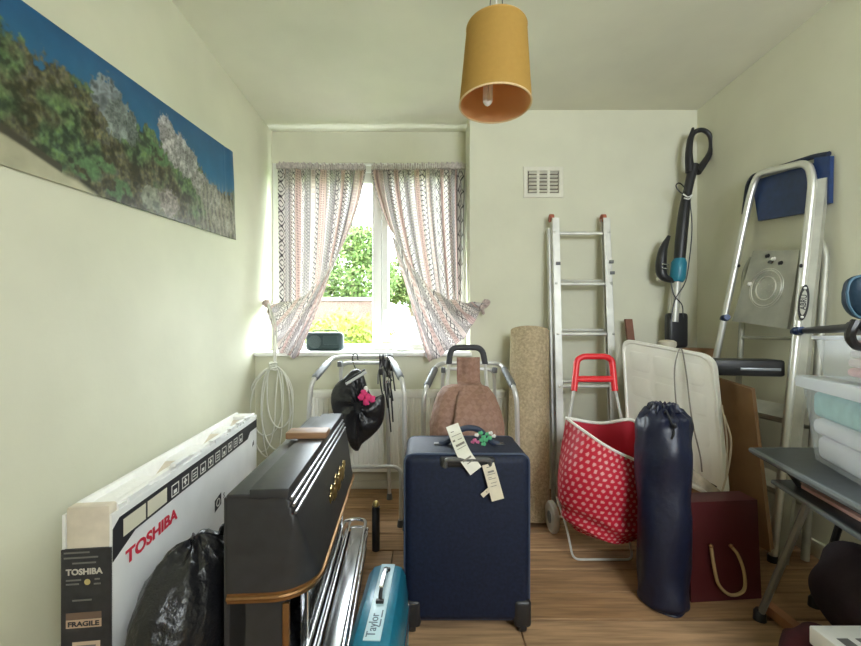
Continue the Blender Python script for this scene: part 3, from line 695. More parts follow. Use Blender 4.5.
# telescopic handle in its cup on the upper front edge
ta, tb = P(439, 452, 1.375), P(496, 471, 1.352)
MB().box((ta.x, sy0 - .006, tb.z + .008), (tb.x, sy0 + .035, sz1 - .008), .012, seg=3).build('handle_cup', M_black, suit)
MB().tube(fillet([V((ta.x + .02, sy0 - .004, tb.z + .012)), V((ta.x + .02, sy0 - .014, tb.z + .04)), V((tb.x - .02, sy0 - .014, tb.z + .04)), V((tb.x - .02, sy0 - .004, tb.z + .012))], .015), .008, 8).build('telescopic_handle', mat('dark_grey_handle', (.09, .09, .09), .35), suit)
for x in (sx0 + .028, sx1 - .028):
    s = -1 if x < .1 else 1
    MB().box((x - .030, sy0 - .006, .022), (x + .030, sy0 + .055, .115), .014, seg=3).build('corner_guard', M_black, suit)
    MB().lathe([(.006, -.013), (.024, -.012), (.026, -.006), (.026, .006), (.024, .012), (.006, .013)], (x, sy0 + .02, .0262), 18, MX.Rotation(math.pi / 2, 4, 'Y')).build('wheel', M_black, suit)
for x in (sx0 + .06, sx1 - .06): MB().box((x - .02, sy1 - .05, 0), (x + .02, sy1 - .02, .04), .006).build('foot', M_black, suit)
# tags hanging from the handle
def strip(name, px, w, label, cat_, mt, inks, parent=None):
    """px: list of (x, y, Y) pixels down the strip centre"""
    pts = cat([P(*p) for p in px], 14); m = MB(); R = []
    for i, p in enumerate(pts):
        t = (pts[min(i + 1, 13)] - pts[max(i - 1, 0)]).normalized(); s = t.cross(V((0, 1, 0))).normalized() * (w / 2)
        R.append((p - s, p + s))
    root = thing(name, pts[-1], label, cat_, 'luggage tags on the suitcase handle')
    off = V((0, -.0008, 0))
    m.add([q for r in R for q in r] + [q - off for r in R for q in r],
          [(2 * i, 2 * i + 1, 2 * i + 3, 2 * i + 2) for i in range(13)] + [(28 + 2 * i, 30 + 2 * i, 31 + 2 * i, 29 + 2 * i) for i in range(13)])
    m.build('tag_paper', mt, root)
    q = MB()
    for (t, a, b, h) in inks:
        i = int(t * 12); c, d = R[i], R[i + 1]; f = t * 12 - i
        l, r_ = c[0].lerp(d[0], f), c[1].lerp(d[1], f); dv = (d[0] - c[0]).normalized() * h; o2 = V((0, -.0016, 0))
        q.add([l.lerp(r_, a) + o2, l.lerp(r_, b) + o2, l.lerp(r_, b) + dv + o2, l.lerp(r_, a) + dv + o2], [(0, 1, 2, 3)])
    q.build('tag_print', mat('faded_print', (.22, .20, .17), .6), root, smooth=False)
M_tag = mat('tag_paper', (.78, .76, .68), .6, var=.06, scale=30); M_tag2 = mat('buff_tag', (.66, .60, .47), .6, var=.08, scale=30)
strip('luggage_tag', [(452, 425, 1.46), (455, 433, 1.452), (459, 443, 1.40), (464, 454, 1.345), (470, 463, 1.34), (476, 471, 1.338)], .047, 'long white airline tag folded over the suitcase handle', 'tag', M_tag,
      [(.16, .2, .45, .012), (.26, .15, .9, .003), (.34, .1, .3, .01), (.36, .5, .85, .004), (.44, .2, .9, .012), (.52, .2, .9, .003), (.74, .15, .85, .006), (.84, .3, .8, .003)])
strip('luggage_tag', [(488, 464, 1.348), (492, 478, 1.342), (498, 500, 1.338)], .042, 'buff paper tag hanging lower on the suitcase front', 'tag', M_tag2,
      [(.1, .3, .6, .003), (.28, .3, .8, .006), (.4, .2, .85, .002), (.5, .2, .5, .002), (.55, .2, .8, .002), (.66, .3, .8, .002), (.74, .2, .7, .002)])
strip('luggage_tag', [(490, 489, 1.3435), (482, 496, 1.342)], .015, 'tiny buff stub tag behind the lower luggage tag', 'tag', M_tag2, [(.4, .3, .6, .003)])
fl = thing('ribbon_flower', P(482, 447, 1.43), 'small green and pink ribbon flower tied on the suitcase handle', 'ribbon')
def petals(pts, r, mt, nm):
    for k, (x, y_) in enumerate(pts):
        MB().ball(P(x, y_, 1.42 + .006 * (k % 3)), (r, r * .5, r * .8), 9, 6, lambda d: 1 + .25 * math.sin(6 * d.x)).build(nm, mt, fl)
petals([(481, 433), (484, 437), (488, 434), (486, 440), (482, 440), (490, 438), (484, 444)], .009, mat('green_ribbon', (.10, .42, .20), .5), 'ribbon_loop')
petals([(475, 440), (478, 442), (473, 442)], .0075, mat('pink_ribbon', (.62, .16, .30), .5), 'petal')
petals([(477, 435), (491, 433), (494, 436)], .008, mat('white_ribbon', (.75, .74, .70), .5), 'petal')

# ------------------------------------------------------------------ radiator
ra, rb_ = P(311, 390, 2.56), P(507, 472, 2.56)
rad = thing('radiator', ((ra.x + rb_.x) / 2, 2.6, 0), 'cream ribbed panel radiator under the window', 'radiator')
prof = []
nrib = 38; wx = (rb_.x - ra.x - .04) / nrib
for k in range(nrib):
    x = ra.x + .02 + k * wx
    prof += [(x, 2.560), (x + wx * .30, 2.560), (x + wx * .42, 2.547), (x + wx * .88, 2.547)]
prof += [(rb_.x - .02, 2.560)]
m = MB(); za, zc = rb_.z + .045, ra.z - .05
pa = [V((x, y_, za)) for x, y_ in prof] ; pb = [V((x, y_, zc)) for x, y_ in prof]
m.add(pa + pb, [(i, i + 1, len(pa) + i + 1, len(pa) + i) for i in range(len(pa) - 1)])
m.build('ribbed_panel', M_radcol, rad, angle=20)
m = MB().box((ra.x, 2.553, rb_.z), (rb_.x, 2.615, za + .002), .008).box((ra.x, 2.553, zc - .002), (rb_.x, 2.615, ra.z), .008).box((ra.x, 2.553, rb_.z), (ra.x + .024, 2.615, ra.z), .008).box((rb_.x - .024, 2.553, rb_.z), (rb_.x, 2.615, ra.z), .008)
m.box((ra.x + .01, 2.575, rb_.z + .01), (rb_.x - .01, 2.61, ra.z - .01))
m.build('panel_body', M_radcol, rad)
for x in (ra.x - .03, rb_.x + .03):
    MB().tube(fillet([V((x, 2.59, 0)), V((x, 2.59, rb_.z + .04)), V((x + (.04 if x < 0 else -.04), 2.59, rb_.z + .04))], .02), .009, 8).build('pipe', M_radcol, rad)
for x in (ra.x + .2, rb_.x - .2): MB().box((x - .02, 2.612, rb_.z + .05), (x + .02, YF - .002, ra.z - .06)).build('bracket', M_radcol, rad, smooth=False)

# ------------------------------------------------------------------ things on the sill
def onsill(px, Y): return V(((px - CX) * Y / F, Y, .90))
a, b = onsill(306, 2.76), onsill(343, 2.76)
rd = thing('portable_radio', ((a.x + b.x) / 2, 2.78, .90), 'dark green rounded portable radio on the left of the window sill', 'radio')
MB().box((a.x, 2.74, .902), (b.x, 2.82, 1.032), .028, seg=4).build('casing', M_radio, rd)
MB().lathe([(.045, 0), (.045, .004), (.038, .006)], (a.x + .065, 2.740, .965), 24, MX.Rotation(math.pi / 2, 4, 'X')).build('speaker_grille', mat('speaker_mesh', (.06, .09, .09), .5, var=.3, scale=200), rd)
MB().box((a.x + .125, 2.737, .945), (b.x - .03, 2.743, 1.005), .003).build('dial_panel', mat('dial_panel', (.035, .06, .062), .3), rd)
MB().tube(fillet([V((a.x + .04, 2.79, 1.028)), V((a.x + .05, 2.79, 1.045)), V((b.x - .05, 2.79, 1.045)), V((b.x - .04, 2.79, 1.028))], .01), .004, 6).build('radio_handle', M_radio, rd)
MB().lathe([(.03, 0), (.062, .006), (.070, .017), (.066, .017), (.055, .009), (.02, .006)], onsill(403, 2.72) + V((0, 0, .0005)), 28)
ds = MB().lathe([(.03, 0), (.062, .006), (.070, .017), (.066, .017), (.055, .009), (.02, .006)], onsill(403, 2.72) + V((0, 0, .0005)), 28).build('saucer', mat('white_china', (.82, .82, .78), .2))
tag(ds, 'white saucer on the window sill right of the mullion', 'saucer')
o = MB().box(onsill(459, 2.70), onsill(467, 2.75) + V((0, 0, .028)), .008).build('soap_bar', mat('white_soap', (.80, .79, .74), .4))
tag(o, 'small white block at the right end of the window sill', 'block')

# ------------------------------------------------------------------ cable coil hanging left of the radiator
kn = P(274, 366, 2.585)
coil = thing('cable_coil', P(272, 452, 2.585), 'coil of white cable hanging in loops below the left curtain', 'cable')
m = MB()
for k, (cx_, wd, ln, ty) in enumerate(((270, 20, 92, 0), (266, 17, 70, .012), (277, 16, 84, -.01), (272, 10, 96, .006), (280, 13, 62, -.016), (262, 13, 86, .018))):
    pts = []
    for j in range(28):
        a = 2 * math.pi * j / 28
        xx = cx_ + wd * math.sin(a) + (274 - cx_) * max(0, math.cos(a)) ** 2; yy_ = 366 + ln / 2 - ln / 2 * math.cos(a)
        pts.append(P(xx, yy_, 2.585 + ty * math.sin(a / 2) + .004 * k - .012))
    m.tube(pts, .0052, 7, True)
m.build('loops', M_rope, coil)
m = MB()
for k in range(4): m.tube([kn + V((.022 * math.cos(t), -.014 + .016 * math.sin(t), .018 * (k - 1.5) / 1.5 + .006 * math.sin(2 * t + k))) for t in [2 * math.pi * j / 16 for j in range(16)]], .006, 7, True)
m.build('binding', M_rope, coil)
m = MB().tube(cat([kn, P(274, 345, 2.59), P(273, 320, 2.60), P(268, 304, 2.68)], 14), .0065, 7)
m.tube(cat([kn + V((.01, 0, 0)), P(276, 345, 2.60), P(276, 325, 2.61), P(269, 305, 2.69)], 14), .005, 7)
m.build('hanging_end', M_rope, coil)

# ------------------------------------------------------------------ walking frames
def walker(label, lx, rx, tl, tr, ytop, yg, bl_, br, glx, grx, lowbar):
    Yn, Yf = 2.08, 2.43
    LT, RT = P(tl, ytop, Yf - .03), P(tr, ytop, Yf - .03)
    GL, GR = P(glx, yg, Yn), P(grx, yg, Yn)
    fl_, fr_ = V((P(lx, 500, Yn).x, Yn, 0)), V((P(rx, 500, Yn).x, Yn, 0))
    root = thing('walking_frame', ((fl_.x + fr_.x) / 2, 2.25, 0), label, 'walking frame', 'walking frames by the radiator')
    KL, KR = GL + V((-.012, -.012, -.06)), GR + V((.012, -.012, -.06))
    path = fillet([fl_ + V((0, 0, .02)), KL, GL.lerp(LT, .0) + V((0, 0, .0)), LT, RT, GR, KR, fr_ + V((0, 0, .02))], .07, 7)
    MB().tube(path, .0125, 10).build('front_tube', M_greytube, root)
    for A, B in ((GL, LT), (GR, RT)):
        MB().tube([A.lerp(B, .06), A.lerp(B, .10), A.lerp(B, .70), A.lerp(B, .74)], [.015, .019, .019, .015], 12).build('hand_grip', M_grip, root)
    b1, b2 = P(bl_, ytop + 6, Yf + .02), P(br, ytop + 6, Yf + .02)
    MB().tube(fillet([V((b1.x - .02, Yf + .04, .02)), b1, b2, V((b2.x + .02, Yf + .04, .02))], .05, 7), .011, 10).build('rear_tube', M_greytube, root)
    q1, q2 = V((fl_.x + .015, Yn + .02, .30)), V((fr_.x - .015, Yn + .02, .30))
    MB().tube(fillet([V((fl_.x + .03, Yn + .04, .02)), V((fl_.x + .03, Yn + .06, .31)), V((fr_.x - .03, Yn + .06, .31)), V((fr_.x - .03, Yn + .04, .02))], .05), .010, 10).build('lower_bar', M_greytube, root)
    for A, B in ((V((LT.x, Yf - .03, ytop)), 0),):
        pass
    for p in (fl_, fr_, V((b1.x - .02, Yf + .04, 0)), V((b2.x + .02, Yf + .04, 0)), V((fl_.x + .03, Yn + .04, 0)), V((fr_.x - .03, Yn + .04, 0))):
        MB().lathe([(.019, 0), (.017, .02), (.014, .035)], p, 14).build('rubber_foot', M_grip, root)
    for b, a2 in ((b1, LT), (b2, RT)):
        MB().box(V((b.x - .012, Yf - .03, b.z - .02)), V((b.x + .012, Yf + .02, b.z + .012)), .003).build('clamp', M_grip, root)
    return root
walker('silver tube walking frame hung with black bag and straps', 304, 406, 333, 390, 357, 380, 341, 386, 313, 402, 0)
walker('silver tube walking frame behind the brown shopping trolley', 422, 519, 438, 501, 363, 388, 443, 494, 426, 514, 0)

# hanger with black bag on the first frame
hg = thing('coat_hanger', P(355, 395, 2.36), 'black hook hanger with clear clip bar on the walking frame', 'hanger')
MB().tube(cat([P(358, 360, 2.385), P(357, 354.5, 2.39), P(354, 354, 2.39), P(352.5, 358, 2.375), P(354, 365, 2.36), P(357, 371, 2.35)], 18), .0035, 7).build('hook', M_black, hg)
MB().tube([P(346, 384, 2.225), P(366, 372, 2.225)], .010, 8, flat=.6).build('clip_bar', mat('clear_grey_plastic', (.55, .56, .58), .2), hg)
MB().tube([P(345, 382, 2.228), P(365, 369.5, 2.228)], .005, 8).build('dark_rail', M_black, hg)
def pillow(outline, Y, dep, n=9, amp=.12, seed=0, wr=3.0):
    pts = [P(x, y_, Y) for x, y_ in outline]; pts = cat(pts + [pts[0]], 64)[:-1]
    c = sum(pts, V()) / len(pts); m = MB(); R = []
    ts = [math.sin(math.pi / 2 * k / n) for k in range(1, n + 1)]
    def rg(t, s):
        o_ = []
        for k, p in enumerate(pts):
            q = c + (p - c) * t
            wv = 1 + amp * math.sin(wr * k / 63 * 2 * math.pi + 5 * t + seed) + amp * (2 * float(fbm(q.x * 18 + seed, q.z * 18, 3)) - 1)
            o_.append(q + V((0, s * dep * math.sqrt(max(0, 1 - t * t)) * wv, 0)))
        return o_
    R = [rg(t, -1) for t in ts] + [rg(t, 1) for t in reversed(ts[:-1])]
    return m.rings(R)
bag = thing('carrier_bag', P(358, 450, 2.3), 'black plastic bag with pink contents hanging on the walking frame', 'plastic bag')
pillow([(352, 370), (358, 369), (363, 374), (367, 386), (372, 396), (380, 399), (384, 394), (385, 408), (382, 424), (372, 436), (362, 444), (358, 451), (351, 447), (343, 428), (333, 412), (331, 396), (336, 384), (345, 377)], 2.30, .055, amp=.22, seed=1.3, wr=9).build('bag_film', M_sackblack, bag)
for k, (x, y_) in enumerate(((364, 393), (368, 397), (366, 402), (372, 399), (361, 397))):
    MB().ball(P(x, y_, 2.238), (.018, .012, .020), 12, 8, lambda d: 1 + .3 * math.sin(9 * d.x + k) * math.cos(8 * d.z)).build('pink_garment', mat('pink_cloth', (.75, .05, .20), .7) if not k else bpy.data.materials['pink_cloth'], bag)
MB().ball(P(366, 389, 2.245), (.013, .008, .018), 10, 7).build('white_garment', M_paper, bag)
st = thing('strap_bundle', P(386, 430, 2.36), 'bundle of black and grey straps draped over the walking frame', 'straps')
M_strap = mat('black_webbing', (.02, .02, .024), .6); M_strapg = mat('grey_webbing', (.20, .20, .21), .5)
for k, (xa, xb, ya_, mt) in enumerate(((380, 383, 402, M_strap), (382, 378, 388, M_strapg), (384, 388, 412, M_strap), (386, 384, 395, M_strapg), (388, 391, 436, M_strap), (390, 393, 405, M_strap), (392, 389, 392, M_strapg), (383, 392, 385, M_strap))):
    Y0 = 2.372 - .003 * k
    pts = cat([P(xb, ya_ - 4, Y0), P((xa + xb) / 2 - 1.5, (357 + ya_) / 2, Y0 - .004), P(xa, 362, Y0), P(xa, 354.5, 2.398), P(xa + 1, 362, 2.42), P(xb + 2, ya_ - 14, 2.415)], 26)
    MB().tube(pts, .0055, 6, flat=.5).build('strap', mt, st)
for k, (x, y_) in enumerate(((381, 372), (388, 380), (391, 368))):
    MB().box(P(x, y_, 2.352) - V((.012, .004, .018)), P(x, y_, 2.352) + V((.012, .004, .018)), .003).build('buckle', M_chrome if k == 1 else M_black, st)

# ------------------------------------------------------------------ brown shopping trolley
bt = thing('shopping_trolley', (.187, 1.86, 0), 'brown checked shopping trolley behind the suitcase', 'trolley', 'shopping trolleys')
Yt = 1.93
hpts = fillet([P(449, 382, Yt), P(450, 349, Yt), P(483, 349, Yt), P(486, 382, Yt)], .04, 7)
MB().tube([P(449, 364, Yt), *fillet([P(449, 363, Yt), P(451, 347.5, Yt), P(482, 347.5, Yt), P(485, 363, Yt)], .045, 7), P(485, 364, Yt)], .0145, 10).build('handle', mat('charcoal_foam', (.045, .045, .05), .7), bt)
for xa, xb in ((449, 444), (485, 490)):
    MB().tube([P(xa, 363, Yt), P(xb, 420, Yt), V((P(xb, 420, Yt).x, Yt, .1))], .008, 8).build('pole', M_alup, bt)
def checkmat(name, c, c2):
    m_ = mat(name, c, .8); nt = m_.node_tree; tc = nt.nodes.new('ShaderNodeTexCoord'); mp = nt.nodes.new('ShaderNodeMapping')
    nn = nt.nodes.new('ShaderNodeTexNoise'); nn.inputs['Scale'].default_value = 11; bp_ = nt.nodes.new('ShaderNodeBump'); bp_.inputs['Strength'].default_value = 1; bp_.inputs['Distance'].default_value = .03
    nt.links.new(tc.outputs['Object'], nn.inputs[0]); nt.links.new(nn.outputs[0], bp_.inputs['Height']); nt.links.new(bp_.outputs[0], nt.nodes['Principled BSDF'].inputs['Normal'])
    mp.inputs['Rotation'].default_value = (.3, .785, .2); ck = nt.nodes.new('ShaderNodeTexChecker'); ck.inputs['Scale'].default_value = 46
    ck.inputs[1].default_value = (*c, 1); ck.inputs[2].default_value = (*c2, 1)
    nt.links.new(tc.outputs['Object'], mp.inputs[0]); nt.links.new(mp.outputs[0], ck.inputs[0]); nt.links.new(ck.outputs[0], nt.nodes['Principled BSDF'].inputs['Base Color']); return m_
M_check = checkmat('brown_checked_nylon', (.30, .175, .13), (.262, .145, .105))
def bring(z, hw, y0_, y1_, n=40, cx_=.187, ph=0):
    o_ = []
    for k in range(n):
        a = 2 * math.pi * k / n; e = .45
        x = abs(math.cos(a)) ** e * math.copysign(1, math.cos(a)) * hw; yy = abs(math.sin(a)) ** e * math.copysign(1, math.sin(a))
        f = 1 + .03 * math.sin(6 * a + ph + z * 9)
        o_.append(V((cx_ + x * f, (y0_ + y1_) / 2 + yy * (y1_ - y0_) / 2 * f, z)))
    return o_
MB().rings([bring(.07, .14, 1.72, 1.90), bring(.10, .155, 1.70, 1.91), bring(.35, .165, 1.68, 1.91), bring(.55, .168, 1.69, 1.91, ph=1), bring(.62, .162, 1.70, 1.91, ph=2), bring(.68, .148, 1.72, 1.91, ph=2), bring(.74, .128, 1.77, 1.905, ph=2), bring(.775, .105, 1.80, 1.90), bring(.785, .07, 1.83, 1.89)]).build('bag', M_check, bt)
m = MB()
def flap(u, v):
    xa, xb = P(457, 0, 1.9).x, P(480, 0, 1.9).x; wd = (xb - xa) / 2 + .055 * max(0, v - .45) ** .8 * 1.6; cx_ = (xa + xb) / 2
    pts = [V((0, 1.912, P(0, 358, 1.91).z)), V((0, 1.905, .80)), V((0, 1.82, .775)), V((0, 1.72, .70)), V((0, 1.672, .60)), V((0, 1.668, .52))]
    p = cat(pts, 30)[round(v * 29)]
    return V((cx_ + (u * 2 - 1) * wd, p.y - .008 + .006 * math.sin(9 * u + 4 * v), p.z + .004))
m.grid(14, 30, flap); m.build('flap', M_check, bt, thick=.004)
for x in (.04, .335):
    MB().lathe([(.012, -.016), (.07, -.014), (.078, -.008), (.078, .008), (.07, .014), (.012, .016)], (x, 1.96, .078), 24, MX.Rotation(math.pi / 2, 4, 'Y')).build('wheel', M_black, bt)
MB().tube([V((.03, 1.96, .078)), V((.345, 1.96, .078))], .007, 8).build('axle', M_alup, bt)
MB().tube(fillet([V((.08, 1.93, .10)), V((.08, 1.74, .06)), V((.08, 1.73, .008)), V((.30, 1.73, .008)), V((.30, 1.74, .06)), V((.30, 1.93, .10))], .02), .006, 8).build('stand', M_alup, bt)

# ------------------------------------------------------------------ rolled carpet
m = MB(); A, B = V((.56, 2.21, 0)), V((.645, 2.488, 1.032)); ax = (B - A).normalized(); e1 = ax.orthogonal().normalized(); e1 = V((1, 0, 0)) - ax * ax.x; e1.normalize(); e2 = ax.cross(e1)
nT, turns, r0, r1 = 150, 4.2, .03, .132
def spir(t, dr): a = 2 * math.pi * turns * t + 1.0; r = r0 + (r1 - r0) * t + dr; return e1 * math.cos(a) * r + e2 * math.sin(a) * r
R = []
for k in range(nT):
    t = k / (nT - 1); i_, o_ = spir(t, -.017), spir(t, 0)
    wv = .006 * math.sin(9 * t)
    R.append([A + i_ , A + o_, B + o_ + ax * wv, B + i_ + ax * wv])
m.rings(R)
for v in m.v: v.z = max(v.z, .001)
crp = m.build('carpet_roll', M_carpet, angle=60); tag(crp, 'rolled beige carpet leaning upright against the far wall', 'carpet')

# ------------------------------------------------------------------ aluminium ladder
lad = thing('extension_ladder', (.98, 2.4, 0), 'old aluminium extension ladder leaning on the far wall', 'ladder')
def lad_pt(x, z, dy=0): return V((x, 2.585 - .17 * (1 - z / 1.77) + dy, z))
for nm, xs, dy, ztop, ztops in (('front_stile', (.828, 1.150), -.030, 1.755, None), ('rear_stile', (.806, 1.176), .012, 1.70, None)):
    for x in xs:
        q = MB(); d = .022 if nm == 'front_stile' else .015
        a, b = lad_pt(x - .02 * (1 if x < 1 else .6), .0, dy), lad_pt(x, ztop, dy)
        for (x_0, x_1, y0_, y1_) in ((-d, d, -.022, -.018), (-d, d, .012, .016), (-d if x < 1 else d - .003, -d + .003 if x < 1 else d, -.022, .016)):
            q.hexa([a + V((x_0, y0_, 0)), a + V((x_1, y0_, 0)), a + V((x_1, y1_, 0)), a + V((x_0, y1_, 0))], [b + V((x_0, y0_, 0)), b + V((x_1, y0_, 0)), b + V((x_1, y1_, 0)), b + V((x_0, y1_, 0))])
        q.build('stile', M_alup, lad, smooth=False)
for z in (1.66, 1.335, 1.02, .70, .38, .09):
    a, b = lad_pt(.836, z, -.028), lad_pt(1.142, z, -.028)
    MB().tube([a, b], .013, 10, flat=.8).build('rung', M_alup, lad)
    if z < 1.6:
        MB().tube([lad_pt(.80, z + .022, .014), lad_pt(1.18, z + .022, .014)], .010, 8).build('rung', M_alup, lad)
    for x in (.818, 1.160):
        MB().ball(lad_pt(x, z, -.052), (.009, .004, .009), 10, 6).build('rivet', M_alu, lad)
for x in (.812, 1.145):
    MB().lathe([(.012, -.012), (.026, -.012), (.026, .012), (.012, .012)], lad_pt(x, 1.762, -.012), 18, MX.Rotation(math.pi / 2, 4, 'Y')).build('end_cap', mat('faded_red_plastic', (.36, .10, .06), .6), lad)
for x, z in ((.832, 1.46), (1.165, 1.47), (1.168, 1.40)):
    MB().box(lad_pt(x, z, -.058) - V((.014, .003, .01)), lad_pt(x, z, -.058) + V((.014, .003, .01)), .002, ).build('latch', M_grip, lad)

# ------------------------------------------------------------------ red polka dot shopping trolley
rt_ = thing('shopping_trolley', (.82, 1.88, 0), 'red polka dot shopping trolley with white rim in front of the ladder', 'trolley', 'shopping trolleys')
Yh = 2.02
pl = [P(574, 391, Yh - .03), P(577, 360, Yh), P(583, 356.5, Yh), P(606, 356.5, Yh), P(612, 360, Yh), P(615, 391, Yh - .03)]
MB().tube(fillet(pl, .03, 6), .0155, 10).tube([P(576.5, 379, Yh - .02), P(612.5, 379, Yh - .02)], .017, 10, flat=.8).build('handle', M_redplast, rt_)
for xa, xb in ((574, 566), (615, 626)):
    MB().tube([P(xa, 389, Yh - .03), P(xb, 440, 1.985), V((P(xb, 440, 1.985).x, 1.985, .09))], .008, 8).build('pole', M_alup, rt_)
rimp = [P(566, 418, 1.955), P(600, 423, 1.965), P(632, 420, 1.955), P(642, 436, 1.86), P(645, 461, 1.715), P(628, 457, 1.685), P(606, 446, 1.69), P(584, 431, 1.76)]
def px_ring(L): return [P(*q) for q in L]
rg1 = px_ring([(559, 462, 1.95), (598, 460, 1.96), (636, 460, 1.95), (643, 474, 1.86), (646, 490, 1.73), (625, 486, 1.64), (594, 480, 1.64), (566, 470, 1.74)])
rg2 = px_ring([(558, 492, 1.94), (597, 492, 1.95), (635, 492, 1.94), (643, 505, 1.86), (645, 516, 1.74), (622, 516, 1.655), (592, 512, 1.65), (562, 503, 1.74)])
rg3 = px_ring([(566, 514, 1.93), (598, 514, 1.93), (632, 516, 1.93), (640, 524, 1.86), (641, 536, 1.76), (620, 541, 1.685), (594, 535, 1.69), (570, 524, 1.76)])
rg4 = px_ring([(580, 524, 1.90), (600, 524, 1.90), (624, 524, 1.90), (630, 530, 1.85), (630, 538, 1.79), (614, 543, 1.74), (598, 539, 1.74), (580, 532, 1.78)])
nA, nB = 260, 150
cl_r = [cat(r + [r[0]], nA) for r in (rimp, rg1, rg2, rg3, rg4)]
cols_ = [cat([r[k] for r in cl_r], nB) for k in range(nA)]
m = MB(); UVd = []
Wd, Hd = 1.05, .62
def rbag(u, v):
    p = cols_[round(u * (nA - 1))][round(v * (nB - 1))]
    UVd.append((u * Wd, v * Hd)); cr = .010 * math.sin(v * 26 + 3 * math.sin(u * 9)) * sm(.45, .62, v) * sm(.95, .8, v)
    c_ = V((.83, 1.82, p.z)); return p + (p - c_).normalized() * float(cr)
m.grid(nA, nB, rbag)
UVd = np.array(UVd); sp = .031
ux, uy = UVd[:, 0] / sp, UVd[:, 1] / (sp * .85); rowi = np.floor(uy); fx = (ux + .5 * (rowi % 2)) % 1 - .5; fy = uy % 1 - .5
dd = np.hypot(fx, fy * .85) < .25
cc = np.where(dd[:, None], np.array((.70, .33, .33)), np.array((.52, .012, .035)))
m.build('bag', colmat('red_dotted_nylon', .6, .08), rt_, col=cc, angle=180)
MB().tube([p for p in cl_r[0][:-1:3]], .0085, 7, True, flat=.8).build('white_rim', M_paper, rt_)
ins = [cl_r[0], [p + V((0, 0, -.10)) for p in cl_r[0]]]
c_ = sum(cl_r[0], V()) / nA
lin_r = [[c_ + (p - c_) * .985 for p in cl_r[0][:-1:3]], [c_ + (p - c_) * .93 + V((0, 0, -.16)) for p in cl_r[0][:-1:3]], [c_ + (p - c_) * .8 + V((0, 0, -.30)) for p in cl_r[0][:-1:3]]]
MB().rings(lin_r, False, True).build('lining', mat('plain_red_nylon', (.50, .012, .035), .6), rt_)
for x in (.655, 1.0):
    MB().lathe([(.03, -.014), (.07, -.016), (.079, -.008), (.079, .008), (.07, .016), (.03, .014)], (x, 2.06, .079), 28, MX.Rotation(math.pi / 2, 4, 'Y')).build('wheel', mat('grey_wheel', (.45, .42, .37), .6) if x < .7 else bpy.data.materials['grey_wheel'], rt_)
    MB().lathe([(.0, -.017), (.03, -.017), (.03, .017), (.0, .017)], (x, 2.06, .079), 16, MX.Rotation(math.pi / 2, 4, 'Y'), False).build('hub', M_grip, rt_)
MB().tube([V((.64, 2.06, .079)), V((1.015, 2.06, .079))], .006, 8).build('axle', M_alup, rt_)
sb = V((P(574, 563, 1.79).x, 1.80, .006)); sc2 = V((P(634, 563, 1.79).x, 1.80, .006))
MB().tube(fillet([V((sb.x - .02, 1.97, .22)), V((sb.x - .008, 1.87, .13)), sb, sc2, V((sc2.x + .008, 1.87, .13)), V((sc2.x + .0, 1.97, .22))], .03), .005, 8).build('stand', M_alup, rt_)

# ------------------------------------------------------------------ navy drawstring bag
nb = thing('folding_chair_bag', (.905, 1.52, 0), 'tall navy drawstring bag standing in front of the white panel', 'bag')
A, B = V((.905, 1.52, 0)), V((.938, 1.575, .735)); R = []
for t, r in ((0, .075), (.012, .083), (.05, .087), (.2, .088), (.45, .090), (.62, .094), (.78, .099), (.90, .097), (.955, .085), (.985, .06), (.995, .045)):
    c_ = A.lerp(B, t); rr = []
    for k in range(48):
        a = 2 * math.pi * k / 48
        f = 1 + .035 * math.sin(3 * a + 9 * t) + .02 * math.sin(7 * a - 14 * t) + (.10 * sm(.85, 1, t) * math.sin(11 * a))
        rr.append(c_ + V((math.cos(a) * r * f, math.sin(a) * r * f, (.006 * math.sin(11 * a) if t > .97 else 0))))
    R.append(rr)
# refine along the length for creases
RR = []
for i in range(len(R) - 1):
    for s in range(5):
        f = s / 5; g = (i + f) / (len(R) - 1)
        RR.append([p.lerp(q, f) + V((0, -.006 * math.sin(g * 30 + 4 * math.sin(k / 48 * 6.28)), 0)) for k, (p, q) in enumerate(zip(R[i], R[i + 1]))])
RR.append(R[-1])
for p in RR[0]: p.z = 0.001
MB().rings(RR).build('bag_cloth', M_navyshine, nb)
def neck(r, z, am): return [B + V((math.cos(a) * r * (1 + am * math.sin(15 * a)), math.sin(a) * r * (1 + am * math.sin(15 * a)), z + .004 * math.sin(15 * a + 1))) for a in [2 * math.pi * k / 120 for k in range(120)]]
MB().rings([neck(.062, -.016, .08), neck(.050, -.002, .14), neck(.046, .008, .16), neck(.036, .013, .2), neck(.022, .008, .25), neck(.010, -.004, .3)]).build('gathered_neck', M_navyshine, nb)
MB().tube(cat([B + V((-.02, -.05, 0)), B + V((-.03, -.085, -.02)), B + V((-.022, -.105, -.07)), B + V((-.03, -.104, -.10))], 10), .003, 6).ball(B + V((-.022, -.108, -.05)), (.007, .006, .011), 10, 7).build('drawcord', M_black, nb)

